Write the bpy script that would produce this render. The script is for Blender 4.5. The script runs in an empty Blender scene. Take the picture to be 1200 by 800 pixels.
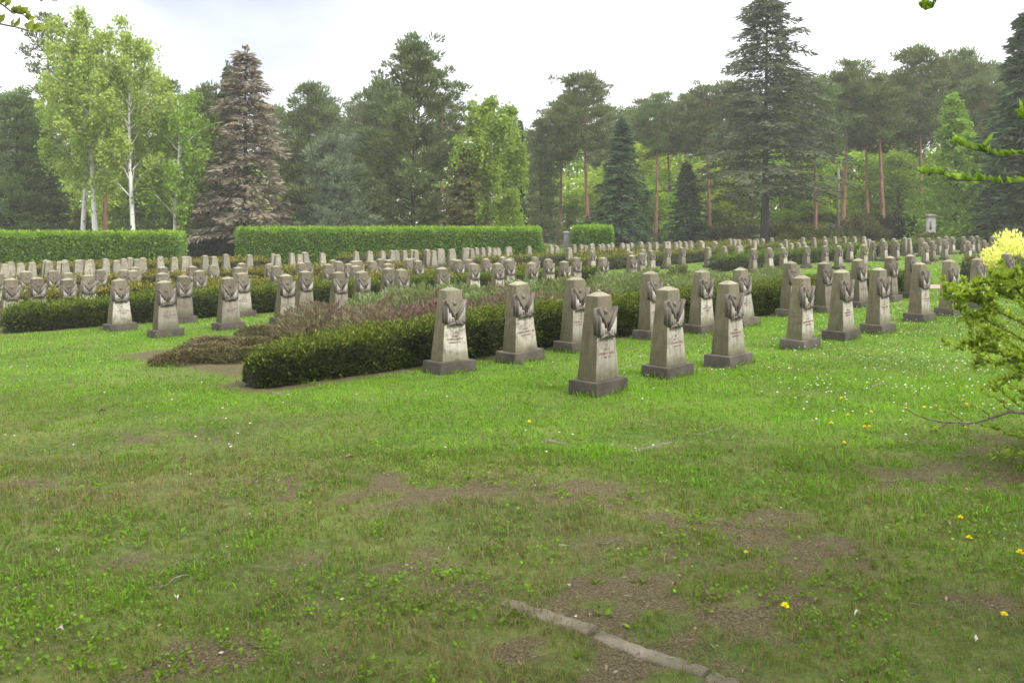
import bpy, bmesh, math
import numpy as np
R = np.random.default_rng(7)
SC = bpy.context.scene
COL = SC.collection
rad = math.radians
PI = math.pi

# ------------------------------------------------------------------ camera numbers (photograph is 1200 x 800)
F = 1040.0
PITCH = 0.0          # the photograph keeps its verticals upright; its horizon lies 142 px above the middle
HOR = 258.0
EYE = 1.64
cp, sp = math.cos(PITCH), math.sin(PITCH)
S2 = math.sqrt(.5)


def sstep(a, b, x):
    t = np.clip((x - a) / (b - a), 0, 1)
    return t * t * (3 - 2 * t)


def zt(X, Y):
    """height of the lawn: level near the camera, falling away to the far left"""
    v = (np.asarray(Y, float) - np.asarray(X, float)) * S2
    s = np.logaddexp(0, (v - 5.0) / 1.2) * 1.2
    u = (np.asarray(Y, float) + np.asarray(X, float)) * S2
    z = -1.4 * (1 - np.exp(-s / 31.0)) * (1 - .5 * sstep(30, 56, u))
    return z


def ray(x, y):
    a, b = (x - 600) / F, -(y - HOR) / F
    return np.array([a, cp + b * sp, b * cp - sp])


def ground(x, y, dz=0.0):
    """point of the lawn (raised by dz) seen at photograph pixel x, y"""
    d = ray(x, y)
    lo, hi = 1.0, 400.0
    f = lambda t: EYE + t * d[2] - (zt(t * d[0], t * d[1]) + dz)
    t = lo
    step = .25
    while t < hi and f(t) > 0:
        t += step
        step *= 1.02
    a, b = t - step, t
    for _ in range(40):
        m = (a + b) / 2
        if f(m) > 0: a = m
        else: b = m
    return np.array([b * d[0], b * d[1], zt(b * d[0], b * d[1])])


def at(x, y, Y):
    """point at depth Y seen at pixel x, y"""
    d = ray(x, y)
    t = Y / d[1]
    return np.array([t * d[0], Y, EYE + t * d[2]])


def proj(P):
    P = np.asarray(P, float)
    X, Yv, Z = P[..., 0], P[..., 1], P[..., 2] - EYE
    dep = Yv * cp - Z * sp
    up = Yv * sp + Z * cp
    return 600 + F * X / dep, HOR - F * up / dep


def uv(u, v):
    return np.array([(u - v) * S2, (u + v) * S2])


# ------------------------------------------------------------------ noise
_T = R.random((256, 256))


def vnoise(x, y):
    x = np.asarray(x, float); y = np.asarray(y, float)
    xi = np.floor(x).astype(int); yi = np.floor(y).astype(int)
    fx = x - xi; fy = y - yi
    fx = fx * fx * (3 - 2 * fx); fy = fy * fy * (3 - 2 * fy)
    a = _T[xi & 255, yi & 255]; b = _T[(xi + 1) & 255, yi & 255]
    c = _T[xi & 255, (yi + 1) & 255]; d = _T[(xi + 1) & 255, (yi + 1) & 255]
    return (a * (1 - fx) + b * fx) * (1 - fy) + (c * (1 - fx) + d * fx) * fy


def fbm(x, y, o=4):
    s = 0; a = .5; n = 0
    for i in range(o):
        s = s + a * vnoise(np.asarray(x) * 2 ** i + 17.3 * i, np.asarray(y) * 2 ** i + 9.1 * i); n += a; a *= .5
    return s / n


# ------------------------------------------------------------------ geometry collector
def unit(a):
    return a / np.maximum(np.linalg.norm(a, axis=-1, keepdims=True), 1e-9)


class Geo:
    def __init__(s):
        s.V = []; s.Q = []; s.T = []; s.n = 0
        s.qt = []; s.tt = []; s.qm = []; s.tm = []

    def add(s, V, Q=None, T=None, tone=.5, mat=0):
        V = np.asarray(V, float).reshape(-1, 3)
        if Q is not None and len(Q):
            Q = np.asarray(Q, int).reshape(-1, 4) + s.n
            s.Q.append(Q); s.qt.append(np.broadcast_to(np.asarray(tone, float), (len(Q),)).copy()); s.qm.append(np.full(len(Q), mat))
        if T is not None and len(T):
            T = np.asarray(T, int).reshape(-1, 3) + s.n
            s.T.append(T); s.tt.append(np.broadcast_to(np.asarray(tone, float), (len(T),)).copy()); s.tm.append(np.full(len(T), mat))
        s.V.append(V); s.n += len(V)

    def leaves(s, P, A, L, W, tone, mat=0, fold=None):
        """diamond leaves: base P, axis A, length L, width W"""
        P = np.asarray(P, float); n = len(P)
        if n == 0: return
        A = unit(np.asarray(A, float))
        rnd = R.normal(size=(n, 3))
        S = unit(np.cross(A, rnd))
        L = np.broadcast_to(np.asarray(L, float), (n,))[:, None]; W = np.broadcast_to(np.asarray(W, float), (n,))[:, None]
        if fold is None:
            V = np.stack([P, P + A * L * .45 + S * W * .5, P + A * L, P + A * L * .45 - S * W * .5], 1).reshape(-1, 3)
            Q = np.arange(n * 4).reshape(-1, 4)
            s.add(V, Q, tone=tone, mat=mat)
        else:
            N = unit(np.cross(A, S))
            k = fold
            V = np.stack([P, P + A * L * .3 + S * W * .5 + N * W * k, P + A * L * .65 + S * W * .42 + N * W * k, P + A * L - N * L * .08,
                          P + A * L * .65 - S * W * .42 + N * W * k, P + A * L * .3 - S * W * .5 + N * W * k], 1).reshape(-1, 3)
            b = np.arange(n)[:, None] * 6
            Q = np.concatenate([b + np.array([[0, 1, 2, 3]]), b + np.array([[0, 3, 4, 5]])], 1).reshape(-1, 4)
            s.add(V, Q, tone=np.repeat(np.broadcast_to(tone, (n,)), 2), mat=mat)

    def tube(s, pts, rr, n=8, tone=.5, mat=0, cap=True):
        pts = np.asarray(pts, float); m = len(pts)
        rr = np.broadcast_to(np.asarray(rr, float), (m,))
        d = unit(np.gradient(pts, axis=0))
        ref = np.array([0.31, 0.17, .1]) if abs(d[0][2]) > .8 else np.array([0, 0, 1.])
        a = np.linspace(0, 2 * PI, n, endpoint=False)
        x = unit(np.cross(d, ref)); y = np.cross(d, x)
        V = pts[:, None, :] + rr[:, None, None] * (np.cos(a)[None, :, None] * x[:, None, :] + np.sin(a)[None, :, None] * y[:, None, :])
        i = np.arange(m - 1)[:, None] * n; j = np.arange(n)[None, :]; k = (j + 1) % n
        Q = np.stack([i + j, i + k, i + n + k, i + n + j], -1).reshape(-1, 4)
        V = V.reshape(-1, 3)
        T = None
        if cap:
            V = np.concatenate([V, pts[-1:] + d[-1:] * rr[-1] * .3, pts[:1]])
            t1 = np.stack([(m - 1) * n + np.arange(n), (m - 1) * n + (np.arange(n) + 1) % n, np.full(n, m * n)], -1)
            t2 = np.stack([(np.arange(n) + 1) % n, np.arange(n), np.full(n, m * n + 1)], -1)
            T = np.concatenate([t1, t2])
        s.add(V, Q, T, tone, mat)

    def frustum(s, z0, w0, d0, z1, w1, d1, cx=0, cy=0, tone=.5, mat=0):
        V = []
        for z, w, d in ((z0, w0, d0), (z1, w1, d1)):
            V += [(cx - w / 2, cy - d / 2, z), (cx + w / 2, cy - d / 2, z), (cx + w / 2, cy + d / 2, z), (cx - w / 2, cy + d / 2, z)]
        Q = [(3, 2, 1, 0), (4, 5, 6, 7), (0, 1, 5, 4), (1, 2, 6, 5), (2, 3, 7, 6), (3, 0, 4, 7)]
        s.add(V, Q, tone=tone, mat=mat)

    def box(s, c, half, ax=None, tone=.5, mat=0):
        ax = np.eye(3) if ax is None else np.asarray(ax, float)
        V = np.array([[i, j, k] for i in (-1, 1) for j in (-1, 1) for k in (-1, 1)], float) * np.asarray(half)
        V = V @ ax + np.asarray(c)
        Q = [(0, 1, 3, 2), (4, 6, 7, 5), (0, 4, 5, 1), (2, 3, 7, 6), (0, 2, 6, 4), (1, 5, 7, 3)]
        s.add(V, Q, tone=tone, mat=mat)

    def obj(s, name, mats, parent=None, smooth=False, bevel=None):
        V = np.concatenate(s.V)
        Q = np.concatenate(s.Q) if s.Q else np.zeros((0, 4), int)
        T = np.concatenate(s.T) if s.T else np.zeros((0, 3), int)
        me = bpy.data.meshes.new(name)
        me.vertices.add(len(V)); me.vertices.foreach_set('co', V.astype(np.float32).ravel())
        li = np.concatenate([Q.ravel(), T.ravel()]).astype(np.int32)
        me.loops.add(len(li)); me.loops.foreach_set('vertex_index', li)
        st = np.concatenate([np.arange(len(Q)) * 4, len(Q) * 4 + np.arange(len(T)) * 3]).astype(np.int32)
        me.polygons.add(len(st)); me.polygons.foreach_set('loop_start', st)
        mats = mats if isinstance(mats, (list, tuple)) else [mats]
        for m in mats: me.materials.append(m)
        mi = np.concatenate(s.qm + s.tm).astype(np.int32) if (s.qm or s.tm) else np.zeros(0, np.int32)
        me.polygons.foreach_set('material_index', mi)
        if smooth: me.polygons.foreach_set('use_smooth', np.ones(len(st), bool))
        me.update(calc_edges=True)
        at_ = me.attributes.new('tone', 'FLOAT', 'FACE')
        at_.data.foreach_set('value', np.concatenate(s.qt + s.tt).astype(np.float32))
        if bevel:
            bm = bmesh.new(); bm.from_mesh(me)
            bmesh.ops.recalc_face_normals(bm, faces=bm.faces)
            ed = [e for e in bm.edges if len(e.link_faces) == 2 and e.calc_face_angle(0) > .3]
            bmesh.ops.bevel(bm, geom=ed, offset=bevel, segments=2, profile=.6, affect='EDGES')
            bm.to_mesh(me); bm.free()
        o = bpy.data.objects.new(name, me); COL.objects.link(o)
        if parent is not None: o.parent = parent
        return o


def empty(name, loc=(0, 0, 0), rz=0.0, sc=1.0):
    o = bpy.data.objects.new(name, None); COL.objects.link(o)
    o.location = [float(c) for c in loc]; o.rotation_euler = (0, 0, rz)
    o.scale = (sc, sc, sc) if not isinstance(sc, (tuple, list)) else sc
    o.empty_display_size = .2
    return o


def tag(o, label=None, cat=None, group=None, kind=None):
    if label: o['label'] = label
    if cat: o['category'] = cat
    if group: o['group'] = group
    if kind: o['kind'] = kind
    return o


def copy_tree(o, parent=None):
    c = o.copy(); COL.objects.link(c)
    c.parent = parent
    for ch in o.children: copy_tree(ch, c)
    return c


# ------------------------------------------------------------------ materials
class N:
    """tiny node helper"""
    def __init__(s, name):
        s.m = bpy.data.materials.new(name); s.m.use_nodes = True
        s.t = s.m.node_tree; s.t.nodes.clear()
        s.out = s.t.nodes.new('ShaderNodeOutputMaterial')

    def n(s, typ, **kw):
        nd = s.t.nodes.new('ShaderNode' + typ)
        for k, v in kw.items():
            if k in nd.inputs.keys(): s.set(nd, k, v)
            else: setattr(nd, k, v)
        return nd

    def set(s, nd, key, v):
        if isinstance(v, bpy.types.NodeSocket): s.t.links.new(v, nd.inputs[key])
        else: nd.inputs[key].default_value = v

    def noise(s, vec, scale, detail=4, rough=.55, dist=0.0):
        nd = s.n('TexNoise'); s.t.links.new(vec, nd.inputs['Vector'])
        nd.inputs['Scale'].default_value = scale; nd.inputs['Detail'].default_value = detail
        nd.inputs['Roughness'].default_value = rough; nd.inputs['Distortion'].default_value = dist
        return nd.outputs['Fac']

    def ramp(s, fac, stops, interp='LINEAR'):
        nd = s.n('ValToRGB'); r = nd.color_ramp; r.interpolation = interp
        while len(r.elements) < len(stops): r.elements.new(.5)
        for e, (p, c) in zip(r.elements, stops):
            e.position = p
            e.color = (c, c, c, 1) if not isinstance(c, (tuple, list)) else (*c, 1)
        s.t.links.new(fac, nd.inputs['Fac'])
        return nd.outputs['Color']

    def mix(s, fac, a, b, mode='MIX'):
        nd = s.n('Mix', data_type='RGBA', blend_type=mode)
        for sock, v in ((nd.inputs[0], fac), (nd.inputs[6], a), (nd.inputs[7], b)):
            if isinstance(v, bpy.types.NodeSocket): s.t.links.new(v, sock)
            else: sock.default_value = (*v, 1) if isinstance(v, (tuple, list)) and len(v) == 3 else v
        return nd.outputs[2]

    def math(s, op, a, b=None, clamp=False):
        nd = s.n('Math', operation=op, use_clamp=clamp)
        for i, v in enumerate((a, b)):
            if v is None: continue
            if isinstance(v, bpy.types.NodeSocket): s.t.links.new(v, nd.inputs[i])
            else: nd.inputs[i].default_value = v
        return nd.outputs[0]

    def bump(s, h, strength=.4, dist=.01):
        nd = s.n('Bump'); s.t.links.new(h, nd.inputs['Height'])
        nd.inputs['Strength'].default_value = strength; nd.inputs['Distance'].default_value = dist
        return nd.outputs['Normal']

    def principled(s, col, rough=.85, normal=None, spec=.25):
        b = s.n('BsdfPrincipled')
        s.set(b, 'Base Color', col if isinstance(col, bpy.types.NodeSocket) else (*col, 1))
        s.set(b, 'Roughness', rough); b.inputs['Specular IOR Level'].default_value = spec
        if normal is not None: s.t.links.new(normal, b.inputs['Normal'])
        s.t.links.new(b.outputs[0], s.out.inputs[0])
        return s.m


def foliage(name, cols, transl=.3, vary=.25):
    """leaf material: tone attribute picks the leaf colour, object random shifts it a little"""
    k = N(name)
    a = k.n('Attribute', attribute_name='tone')
    n = len(cols)
    c = k.ramp(a.outputs['Fac'], [(i / (n - 1), cc) for i, cc in enumerate(cols)])
    oi = k.n('ObjectInfo')
    hs = k.n('HueSaturation'); k.t.links.new(c, hs.inputs['Color'])
    k.set(hs, 'Value', k.math('MULTIPLY_ADD', oi.outputs['Random'], vary))
    hs.inputs['Value'].links[0].from_node.inputs[2].default_value = 1 - vary / 2
    k.set(hs, 'Hue', k.math('MULTIPLY_ADD', oi.outputs['Random'], .03))
    hs.inputs['Hue'].links[0].from_node.inputs[2].default_value = .485
    d = k.n('BsdfDiffuse'); k.t.links.new(hs.outputs[0], d.inputs['Color'])
    t = k.n('BsdfTranslucent'); k.t.links.new(hs.outputs[0], t.inputs['Color'])
    mx = k.n('MixShader'); mx.inputs[0].default_value = transl
    k.t.links.new(d.outputs[0], mx.inputs[1]); k.t.links.new(t.outputs[0], mx.inputs[2])
    g = k.n('BsdfGlossy'); g.inputs['Roughness'].default_value = .5; g.inputs['Color'].default_value = (1, 1, 1, 1)
    mg = k.n('MixShader'); mg.inputs[0].default_value = .006
    k.t.links.new(mx.outputs[0], mg.inputs[1]); k.t.links.new(g.outputs[0], mg.inputs[2])
    k.t.links.new(mg.outputs[0], k.out.inputs[0])
    return k.m


def rough_mat(name, c1, c2, scale=6., bumpd=.01, stretch=None, rough=.9, detail=6):
    k = N(name)
    tc = k.n('TexCoord').outputs['Object']
    if stretch:
        mp = k.n('Mapping'); k.t.links.new(tc, mp.inputs[0]); mp.inputs['Scale'].default_value = stretch; tc = mp.outputs[0]
    f = k.noise(tc, scale, detail)
    c = k.ramp(f, [(.32, c1), (.68, c2)])
    return k.principled(c, rough, k.bump(f, .6, bumpd))


M = {}
M['pine'] = foliage('pine_needles', [(.062, .086, .030), (.108, .145, .048), (.175, .22, .078)], .22)
M['pine_grey'] = foliage('grey_pine_needles', [(.075, .105, .06), (.125, .165, .095), (.19, .235, .135)], .22)
M['spruce'] = foliage('spruce_needles', [(.025, .044, .020), (.045, .078, .032), (.08, .125, .048)], .2)
M['fir'] = foliage('fir_needles', [(.045, .058, .032), (.078, .095, .050), (.12, .14, .072)], .25)
M['olive'] = foliage('olive_needles', [(.058, .064, .020), (.10, .11, .032), (.155, .165, .05)], .25)
M['brown'] = foliage('brown_needles', [(.14, .125, .082), (.21, .185, .122), (.275, .25, .17)], .2)
M['birch'] = foliage('birch_leaves', [(.19, .27, .042), (.275, .37, .062), (.36, .45, .10)], .45)
M['lime'] = foliage('light_leaves', [(.115, .20, .022), (.185, .31, .034), (.26, .39, .05)], .45)
M['under'] = foliage('understory_leaves', [(.15, .235, .02), (.25, .37, .032), (.34, .46, .05)], .4)
M['hedge'] = foliage('beech_leaves', [(.06, .12, .012), (.15, .265, .018), (.28, .39, .03)], .4, .08)
M['yew'] = foliage('yew_needles', [(.014, .026, .008), (.030, .052, .012), (.075, .11, .016), (.17, .19, .02)], .2, .1)
M['yewfar'] = foliage('yew_gold_needles', [(.018, .026, .010), (.035, .05, .014), (.10, .11, .02), (.22, .19, .02)], .2, .1)
M['juniper'] = foliage('golden_juniper', [(.05, .065, .012), (.10, .12, .016), (.2, .2, .02)], .3)
M['darkshrub'] = foliage('dark_shrub_leaves', [(.014, .022, .012), (.026, .04, .018), (.05, .065, .025)], .2)
M['heather'] = foliage('heather_twigs', [(.085, .05, .04), (.13, .085, .068), (.14, .13, .06), (.15, .18, .08)], .25)
M['lowgreen'] = foliage('grey_green_leaves', [(.07, .09, .03), (.125, .155, .05), (.19, .22, .085)], .35)
M['carpet'] = foliage('brown_creeping_needles', [(.045, .05, .018), (.09, .07, .035), (.13, .10, .055)], .2)
M['forsythia'] = foliage('yellow_blossom', [(.42, .40, .08), (.62, .60, .16), (.78, .76, .3)], .35)
M['bush'] = foliage('bush_leaves', [(.10, .165, .016), (.19, .30, .026), (.28, .40, .04)], .45, .05)
M['grass'] = foliage('grass_blades', [(.16, .13, .055), (.088, .120, .018), (.088, .19, .007), (.165, .32, .011)], .4, 0.0)
M['petal'] = foliage('white_petals', [(.6, .6, .55), (.75, .75, .7)], .2, 0)
M['dandelion'] = foliage('dandelion_yellow', [(.70, .55, .015), (.82, .68, .03)], .2, .1)
M['leafdry'] = foliage('dry_leaf', [(.10, .06, .035), (.19, .13, .085), (.36, .32, .26)], .15, .5)
M['bark'] = rough_mat('grey_bark', (.04, .034, .028), (.12, .10, .085), 8, .03, (1, 1, .15))
M['bark_pine'] = rough_mat('orange_pine_bark', (.11, .058, .038), (.25, .135, .085), 7, .03, (1, 1, .25))
M['bark_dark'] = rough_mat('dark_bark', (.022, .018, .015), (.06, .048, .04), 8, .03, (1, 1, .2))
M['bark_birch'] = rough_mat('white_birch_bark', (.06, .055, .05), (.55, .53, .5), 3, .01, (1.5, 1.5, .9))
_e = [n for n in M['bark_birch'].node_tree.nodes if n.type == 'VALTORGB'][0].color_ramp.elements
_e[0].position = .34; _e[1].position = .44
M['twig'] = rough_mat('lichened_twig', (.05, .04, .03), (.14, .13, .10), 25, .004)
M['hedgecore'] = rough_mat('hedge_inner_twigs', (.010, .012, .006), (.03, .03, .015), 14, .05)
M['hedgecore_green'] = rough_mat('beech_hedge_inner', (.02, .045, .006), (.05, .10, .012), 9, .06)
M['metal'] = rough_mat('grey_fence_wire', (.05, .055, .055), (.1, .105, .1), 8, .002, rough=.6)
M['wood'] = rough_mat('weathered_pole_wood', (.09, .075, .06), (.17, .145, .115), 6, .01, (1, 1, .1))
M['white'] = rough_mat('white_render', (.32, .31, .29), (.46, .445, .42), 3, .005)
M['tile'] = rough_mat('grey_cap_slab', (.14, .12, .11), (.24, .2, .18), 6, .005)
M['pillar'] = rough_mat('grey_pillar_stone', (.10, .10, .10), (.17, .165, .16), 5, .01)
M['iron'] = rough_mat('blue_grey_iron', (.03, .04, .05), (.06, .075, .09), 6, .004, rough=.6)


def stone_material(name, kind):
    k = N(name)
    tc = k.n('TexCoord'); ob = tc.outputs['Object']
    oi = k.n('ObjectInfo').outputs['Random']
    off = k.n('VectorMath', operation='ADD'); k.t.links.new(ob, off.inputs[0])
    comb = k.n('CombineXYZ')
    for i in range(3): k.t.links.new(k.math('MULTIPLY', oi, (37., 91., 53.)[i]), comb.inputs[i])
    k.t.links.new(comb.outputs[0], off.inputs[1]); vec = off.outputs[0]
    big = k.noise(vec, 5, 5, .6); fine = k.noise(vec, 70, 4, .6); mid = k.noise(vec, 18, 5, .65)
    mp = k.n('Mapping'); k.t.links.new(vec, mp.inputs[0]); mp.inputs['Scale'].default_value = (14, 14, 1.3)
    streak = k.noise(mp.outputs[0], 1.6, 5, .6)
    if kind == 'plinth':
        c = k.ramp(big, [(.3, (.036, .031, .025)), (.7, (.078, .068, .054))])
        c = k.mix(k.ramp(mid, [(.58, 0.), (.72, .5)]), c, (.09, .085, .05))
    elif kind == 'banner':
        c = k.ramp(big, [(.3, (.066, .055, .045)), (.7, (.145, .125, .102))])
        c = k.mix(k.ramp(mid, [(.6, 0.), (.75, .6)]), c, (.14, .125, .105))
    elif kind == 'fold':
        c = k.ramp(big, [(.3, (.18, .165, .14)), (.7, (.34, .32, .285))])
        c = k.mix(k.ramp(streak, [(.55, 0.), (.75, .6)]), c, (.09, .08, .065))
    else:
        c = k.ramp(streak, [(.28, (.066, .058, .032)), (.5, (.104, .092, .054)), (.75, (.15, .135, .088))])
        c = k.mix(k.ramp(big, [(.45, 0.), (.7, .5)]), c, (.07, .068, .036))
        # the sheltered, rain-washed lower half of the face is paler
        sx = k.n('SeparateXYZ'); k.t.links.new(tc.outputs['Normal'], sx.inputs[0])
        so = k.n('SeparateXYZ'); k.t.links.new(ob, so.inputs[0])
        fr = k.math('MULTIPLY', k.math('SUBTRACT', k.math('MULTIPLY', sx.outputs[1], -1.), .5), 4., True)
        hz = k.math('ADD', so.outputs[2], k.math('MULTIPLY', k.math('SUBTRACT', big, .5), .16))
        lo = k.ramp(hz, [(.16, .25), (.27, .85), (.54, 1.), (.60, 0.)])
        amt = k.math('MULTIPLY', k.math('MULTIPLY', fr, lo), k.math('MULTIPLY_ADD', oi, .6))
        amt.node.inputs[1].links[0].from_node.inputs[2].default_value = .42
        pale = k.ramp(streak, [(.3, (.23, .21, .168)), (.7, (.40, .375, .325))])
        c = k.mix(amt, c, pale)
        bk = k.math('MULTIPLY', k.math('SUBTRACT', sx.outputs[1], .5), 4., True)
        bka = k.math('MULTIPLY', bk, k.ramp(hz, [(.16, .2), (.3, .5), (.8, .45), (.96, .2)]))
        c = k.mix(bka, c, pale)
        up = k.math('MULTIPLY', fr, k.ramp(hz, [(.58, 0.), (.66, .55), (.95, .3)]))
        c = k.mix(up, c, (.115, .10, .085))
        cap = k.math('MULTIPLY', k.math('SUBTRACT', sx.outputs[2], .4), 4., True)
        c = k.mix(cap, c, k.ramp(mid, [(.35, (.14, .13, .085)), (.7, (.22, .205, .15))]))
    if kind == 'shaft':   # grime: dark runs, blotches that differ from stone to stone, algae at the foot
        patchy = k.noise(vec, 9, 6, .7)
        gr = k.math('MULTIPLY', k.ramp(patchy, [(.46, 0.), (.66, .75)]), k.math('MULTIPLY_ADD', oi, .7))
        gr.node.inputs[1].links[0].from_node.inputs[2].default_value = .35
        c = k.mix(gr, c, (.058, .052, .036))
        runs = k.ramp(streak, [(.56, 0.), (.70, .5)])
        c = k.mix(runs, c, (.05, .046, .032))
        foot = k.math('MULTIPLY', k.ramp(so.outputs[2], [(.14, .6), (.30, 0.)]), patchy)
        c = k.mix(foot, c, (.075, .08, .035))
    # lichen spots and grain
    spots = k.ramp(k.noise(vec, 42, 3, .5), [(.66, 0.), (.72, .55)])
    c = k.mix(spots, c, (.17, .165, .12))
    c = k.mix(.35, c, k.ramp(fine, [(.3, .35), (.7, .68)]), 'OVERLAY')
    hs = k.n('HueSaturation'); k.t.links.new(c, hs.inputs['Color'])
    v = k.math('MULTIPLY_ADD', oi, .5); v.node.inputs[2].default_value = .78
    k.t.links.new(v, hs.inputs['Value'])
    h = k.math('ADD', k.math('MULTIPLY', fine, .4), mid)
    return k.principled(hs.outputs[0], .92, k.bump(h, .5, .006), .15)


M['stone'] = stone_material('weathered_sandstone', 'shaft')
M['plinth'] = stone_material('dark_plinth_stone', 'plinth')
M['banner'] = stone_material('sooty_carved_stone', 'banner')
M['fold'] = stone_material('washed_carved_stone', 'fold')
M['letters'] = rough_mat('faded_red_lettering', (.10, .055, .045), (.2, .12, .10), 30, .001)


def concrete():
    k = N('old_concrete')
    v = k.n('TexCoord').outputs['Object']
    a = k.noise(v, 6, 5, .6); b = k.noise(v, 90, 3, .6)
    c = k.ramp(a, [(.3, (.05, .042, .028)), (.7, (.135, .115, .082))])
    c = k.mix(.5, c, k.ramp(b, [(.3, .3), (.7, .7)]), 'OVERLAY')
    c = k.mix(k.ramp(k.noise(v, 11, 4), [(.55, 0.), (.7, .7)]), c, (.09, .10, .04))
    return k.principled(c, .95, k.bump(k.math('ADD', a, b), .6, .01))


M['concrete'] = concrete()


M['sunken'] = rough_mat('earthy_sunken_concrete', (.05, .042, .024), (.11, .095, .065), 9, .01)


def ground_material():
    k = N('lawn')
    g = k.n('NewGeometry').outputs['Position']
    soil = k.n('Attribute', attribute_name='soil').outputs['Fac']
    lush = k.n('Attribute', attribute_name='lush').outputs['Fac']
    n1 = k.noise(g, 1.1, 5, .6); n2 = k.noise(g, 14, 5, .65); n3 = k.noise(g, 90, 4, .7); n4 = k.noise(g, 38, 3, .6)
    green = k.ramp(n2, [(.25, (.030, .055, .010)), (.5, (.058, .10, .012)), (.78, (.095, .16, .018))])
    dull = k.ramp(n2, [(.25, (.026, .036, .010)), (.5, (.052, .066, .018)), (.78, (.095, .105, .034))])
    c = k.mix(lush, dull, green)
    c = k.mix(k.ramp(n1, [(.42, 0.), (.75, .5)]), c, (.145, .17, .035))
    brown = k.ramp(n3, [(.3, (.026, .019, .011)), (.5, (.062, .045, .027)), (.72, (.14, .108, .066))])
    sm = k.math('ADD', soil, k.math('MULTIPLY', k.math('SUBTRACT', n4, .5), .9))
    c = k.mix(k.ramp(sm, [(.38, 0.), (.80, .85)]), c, brown)
    c = k.mix(.6, c, k.ramp(n3, [(.25, .25), (.75, .75)]), 'OVERLAY')
    h = k.math('ADD', k.math('MULTIPLY', n3, .6), n4)
    return k.principled(c, .95, k.bump(h, .8, .03), .1)


M['ground'] = ground_material()
M['path'] = rough_mat('reddish_gravel', (.14, .10, .078), (.25, .185, .145), 22, .01)

# ------------------------------------------------------------------ lawn fields
HV_A = [8.75, 18.75, 22.3, 29.5, 41.0]
HV_B = [8.75, 20.4, 26.3, 31.0, 41.0]
patches = [ground(*p)[:2].tolist() + [r, a] for p, r, a in (
    ((232, 512), .75, .8), ((490, 655), .42, .75), ((745, 690), .62, 1.0), ((640, 582), .55, .75), ((330, 775), .32, .8),
    ((820, 725), .35, .9), ((455, 592), .5, .6), ((130, 522), .6, .55), ((1000, 700), .4, .5), ((1190, 560), .8, .9), ((560, 590), .5, .6), ((400, 690), .4, .5),
    ((600, 760), .35, .55), ((300, 545), .6, .6), ((900, 640), .5, .5), ((50, 760), .3, .5), ((700, 640), .5, .6), ((950, 760), .4, .5), ((215, 435), .9, .7))]


def soil_field(X, Y):
    s = np.zeros_like(X, float)
    wob = (fbm(X * 1.6, Y * 1.6, 4) - .5)
    for px, py, r, a in patches:
        ex = 1.7
        d = np.sqrt(((X - px) / (r * ex)) ** 2 + ((Y - py) / r) ** 2) + wob * 1.6
        s = np.maximum(s, a * .68 * sstep(1.3, .05, d))
    near = sstep(9.5, 4.5, Y)
    f = fbm(X * .9 + 31, Y * .9 + 7, 5)
    s = np.maximum(s, near * .75 * sstep(.52, .70, f))
    u = (X + Y) * S2; v = (Y - X) * S2
    for HV, blk in ((HV_A, (u < 23.5)), (HV_B, (u > 28.5))):
        for hv in HV:
            s = np.maximum(s, sstep(.62, .38, np.abs(v - hv) + .35 * wob) * sstep(4.2, 4.9, u) * blk)
    s = np.maximum(s, sstep(4.6, 5.4, u) * sstep(.3, -.3, np.abs(v - 11.2) - 2.0 + wob) * (u < 21) * .95)
    hf = fbm(X * 5 + 3, Y * 5 + 1, 3)
    bed = (u > 4.2) & (Y > 8.5)
    return np.clip(np.where(bed, s, s * (.25 + 1.35 * sstep(.36, .62, hf))), 0, 1)


def lush_field(X, Y):
    a = sstep(4.8, 9.0, Y + 1.1 * X * (X > 0) * .35 + (fbm(X * .5 + 3, Y * .5, 3) - .5) * 4)
    mott = fbm(X * 1.3 + 11, Y * 1.3 + 5, 4)
    left = 1 - .45 * sstep(0, -5, X) * sstep(13, 8, Y)
    return np.clip(a * left * .85 + (mott - .5) * 1.0 + .15, 0, 1)


def axis(*segs):
    out = []
    for a, b, s in segs:
        n = max(1, int(round((b - a) / s)))
        out += list(np.linspace(a, b, n, endpoint=False))
    return out


xs = axis((-6.5, 6.5, .075)) + [6.5]
far = list(np.geomspace(.3, 1, 1))
p = 6.5; st = .2; right = []
while p < 300:
    p += st; st *= 1.055 if p < 60 else 1.35
    right.append(p)
xs = np.array([-q for q in right[::-1]] + xs + right)
ys = axis((-40, -4, 6), (-4, 1.6, .7), (1.6, 12.5, .075))
p = 12.5; st = .12
ys = list(ys)
while p < 300:
    ys.append(p); p += st; st *= 1.02 if p < 70 else 1.35
ys = np.array(ys)
GX, GY = np.meshgrid(xs, ys)
GZ = zt(GX, GY)
near_w = sstep(14, 9, GY) * (np.abs(GX) < 7)
GZ = GZ + near_w * ((fbm(GX * 1.3, GY * 1.3, 4) - .5) * .05 + (fbm(GX * 5, GY * 5, 2) - .5) * .02)
GSOIL = soil_field(GX, GY); GLUSH = lush_field(GX, GY)
me = bpy.data.meshes.new('ground')
nx, ny = len(xs), len(ys)
Vg = np.stack([GX, GY, GZ], -1).reshape(-1, 3)
i = np.arange(ny - 1)[:, None] * nx; j = np.arange(nx - 1)[None, :]
Qg = np.stack([i + j, i + j + 1, i + nx + j + 1, i + nx + j], -1).reshape(-1, 4)
me.vertices.add(len(Vg)); me.vertices.foreach_set('co', Vg.astype(np.float32).ravel())
me.loops.add(Qg.size); me.loops.foreach_set('vertex_index', Qg.astype(np.int32).ravel())
me.polygons.add(len(Qg)); me.polygons.foreach_set('loop_start', (np.arange(len(Qg)) * 4).astype(np.int32))
me.polygons.foreach_set('use_smooth', np.ones(len(Qg), bool))
me.update(calc_edges=True)
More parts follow.
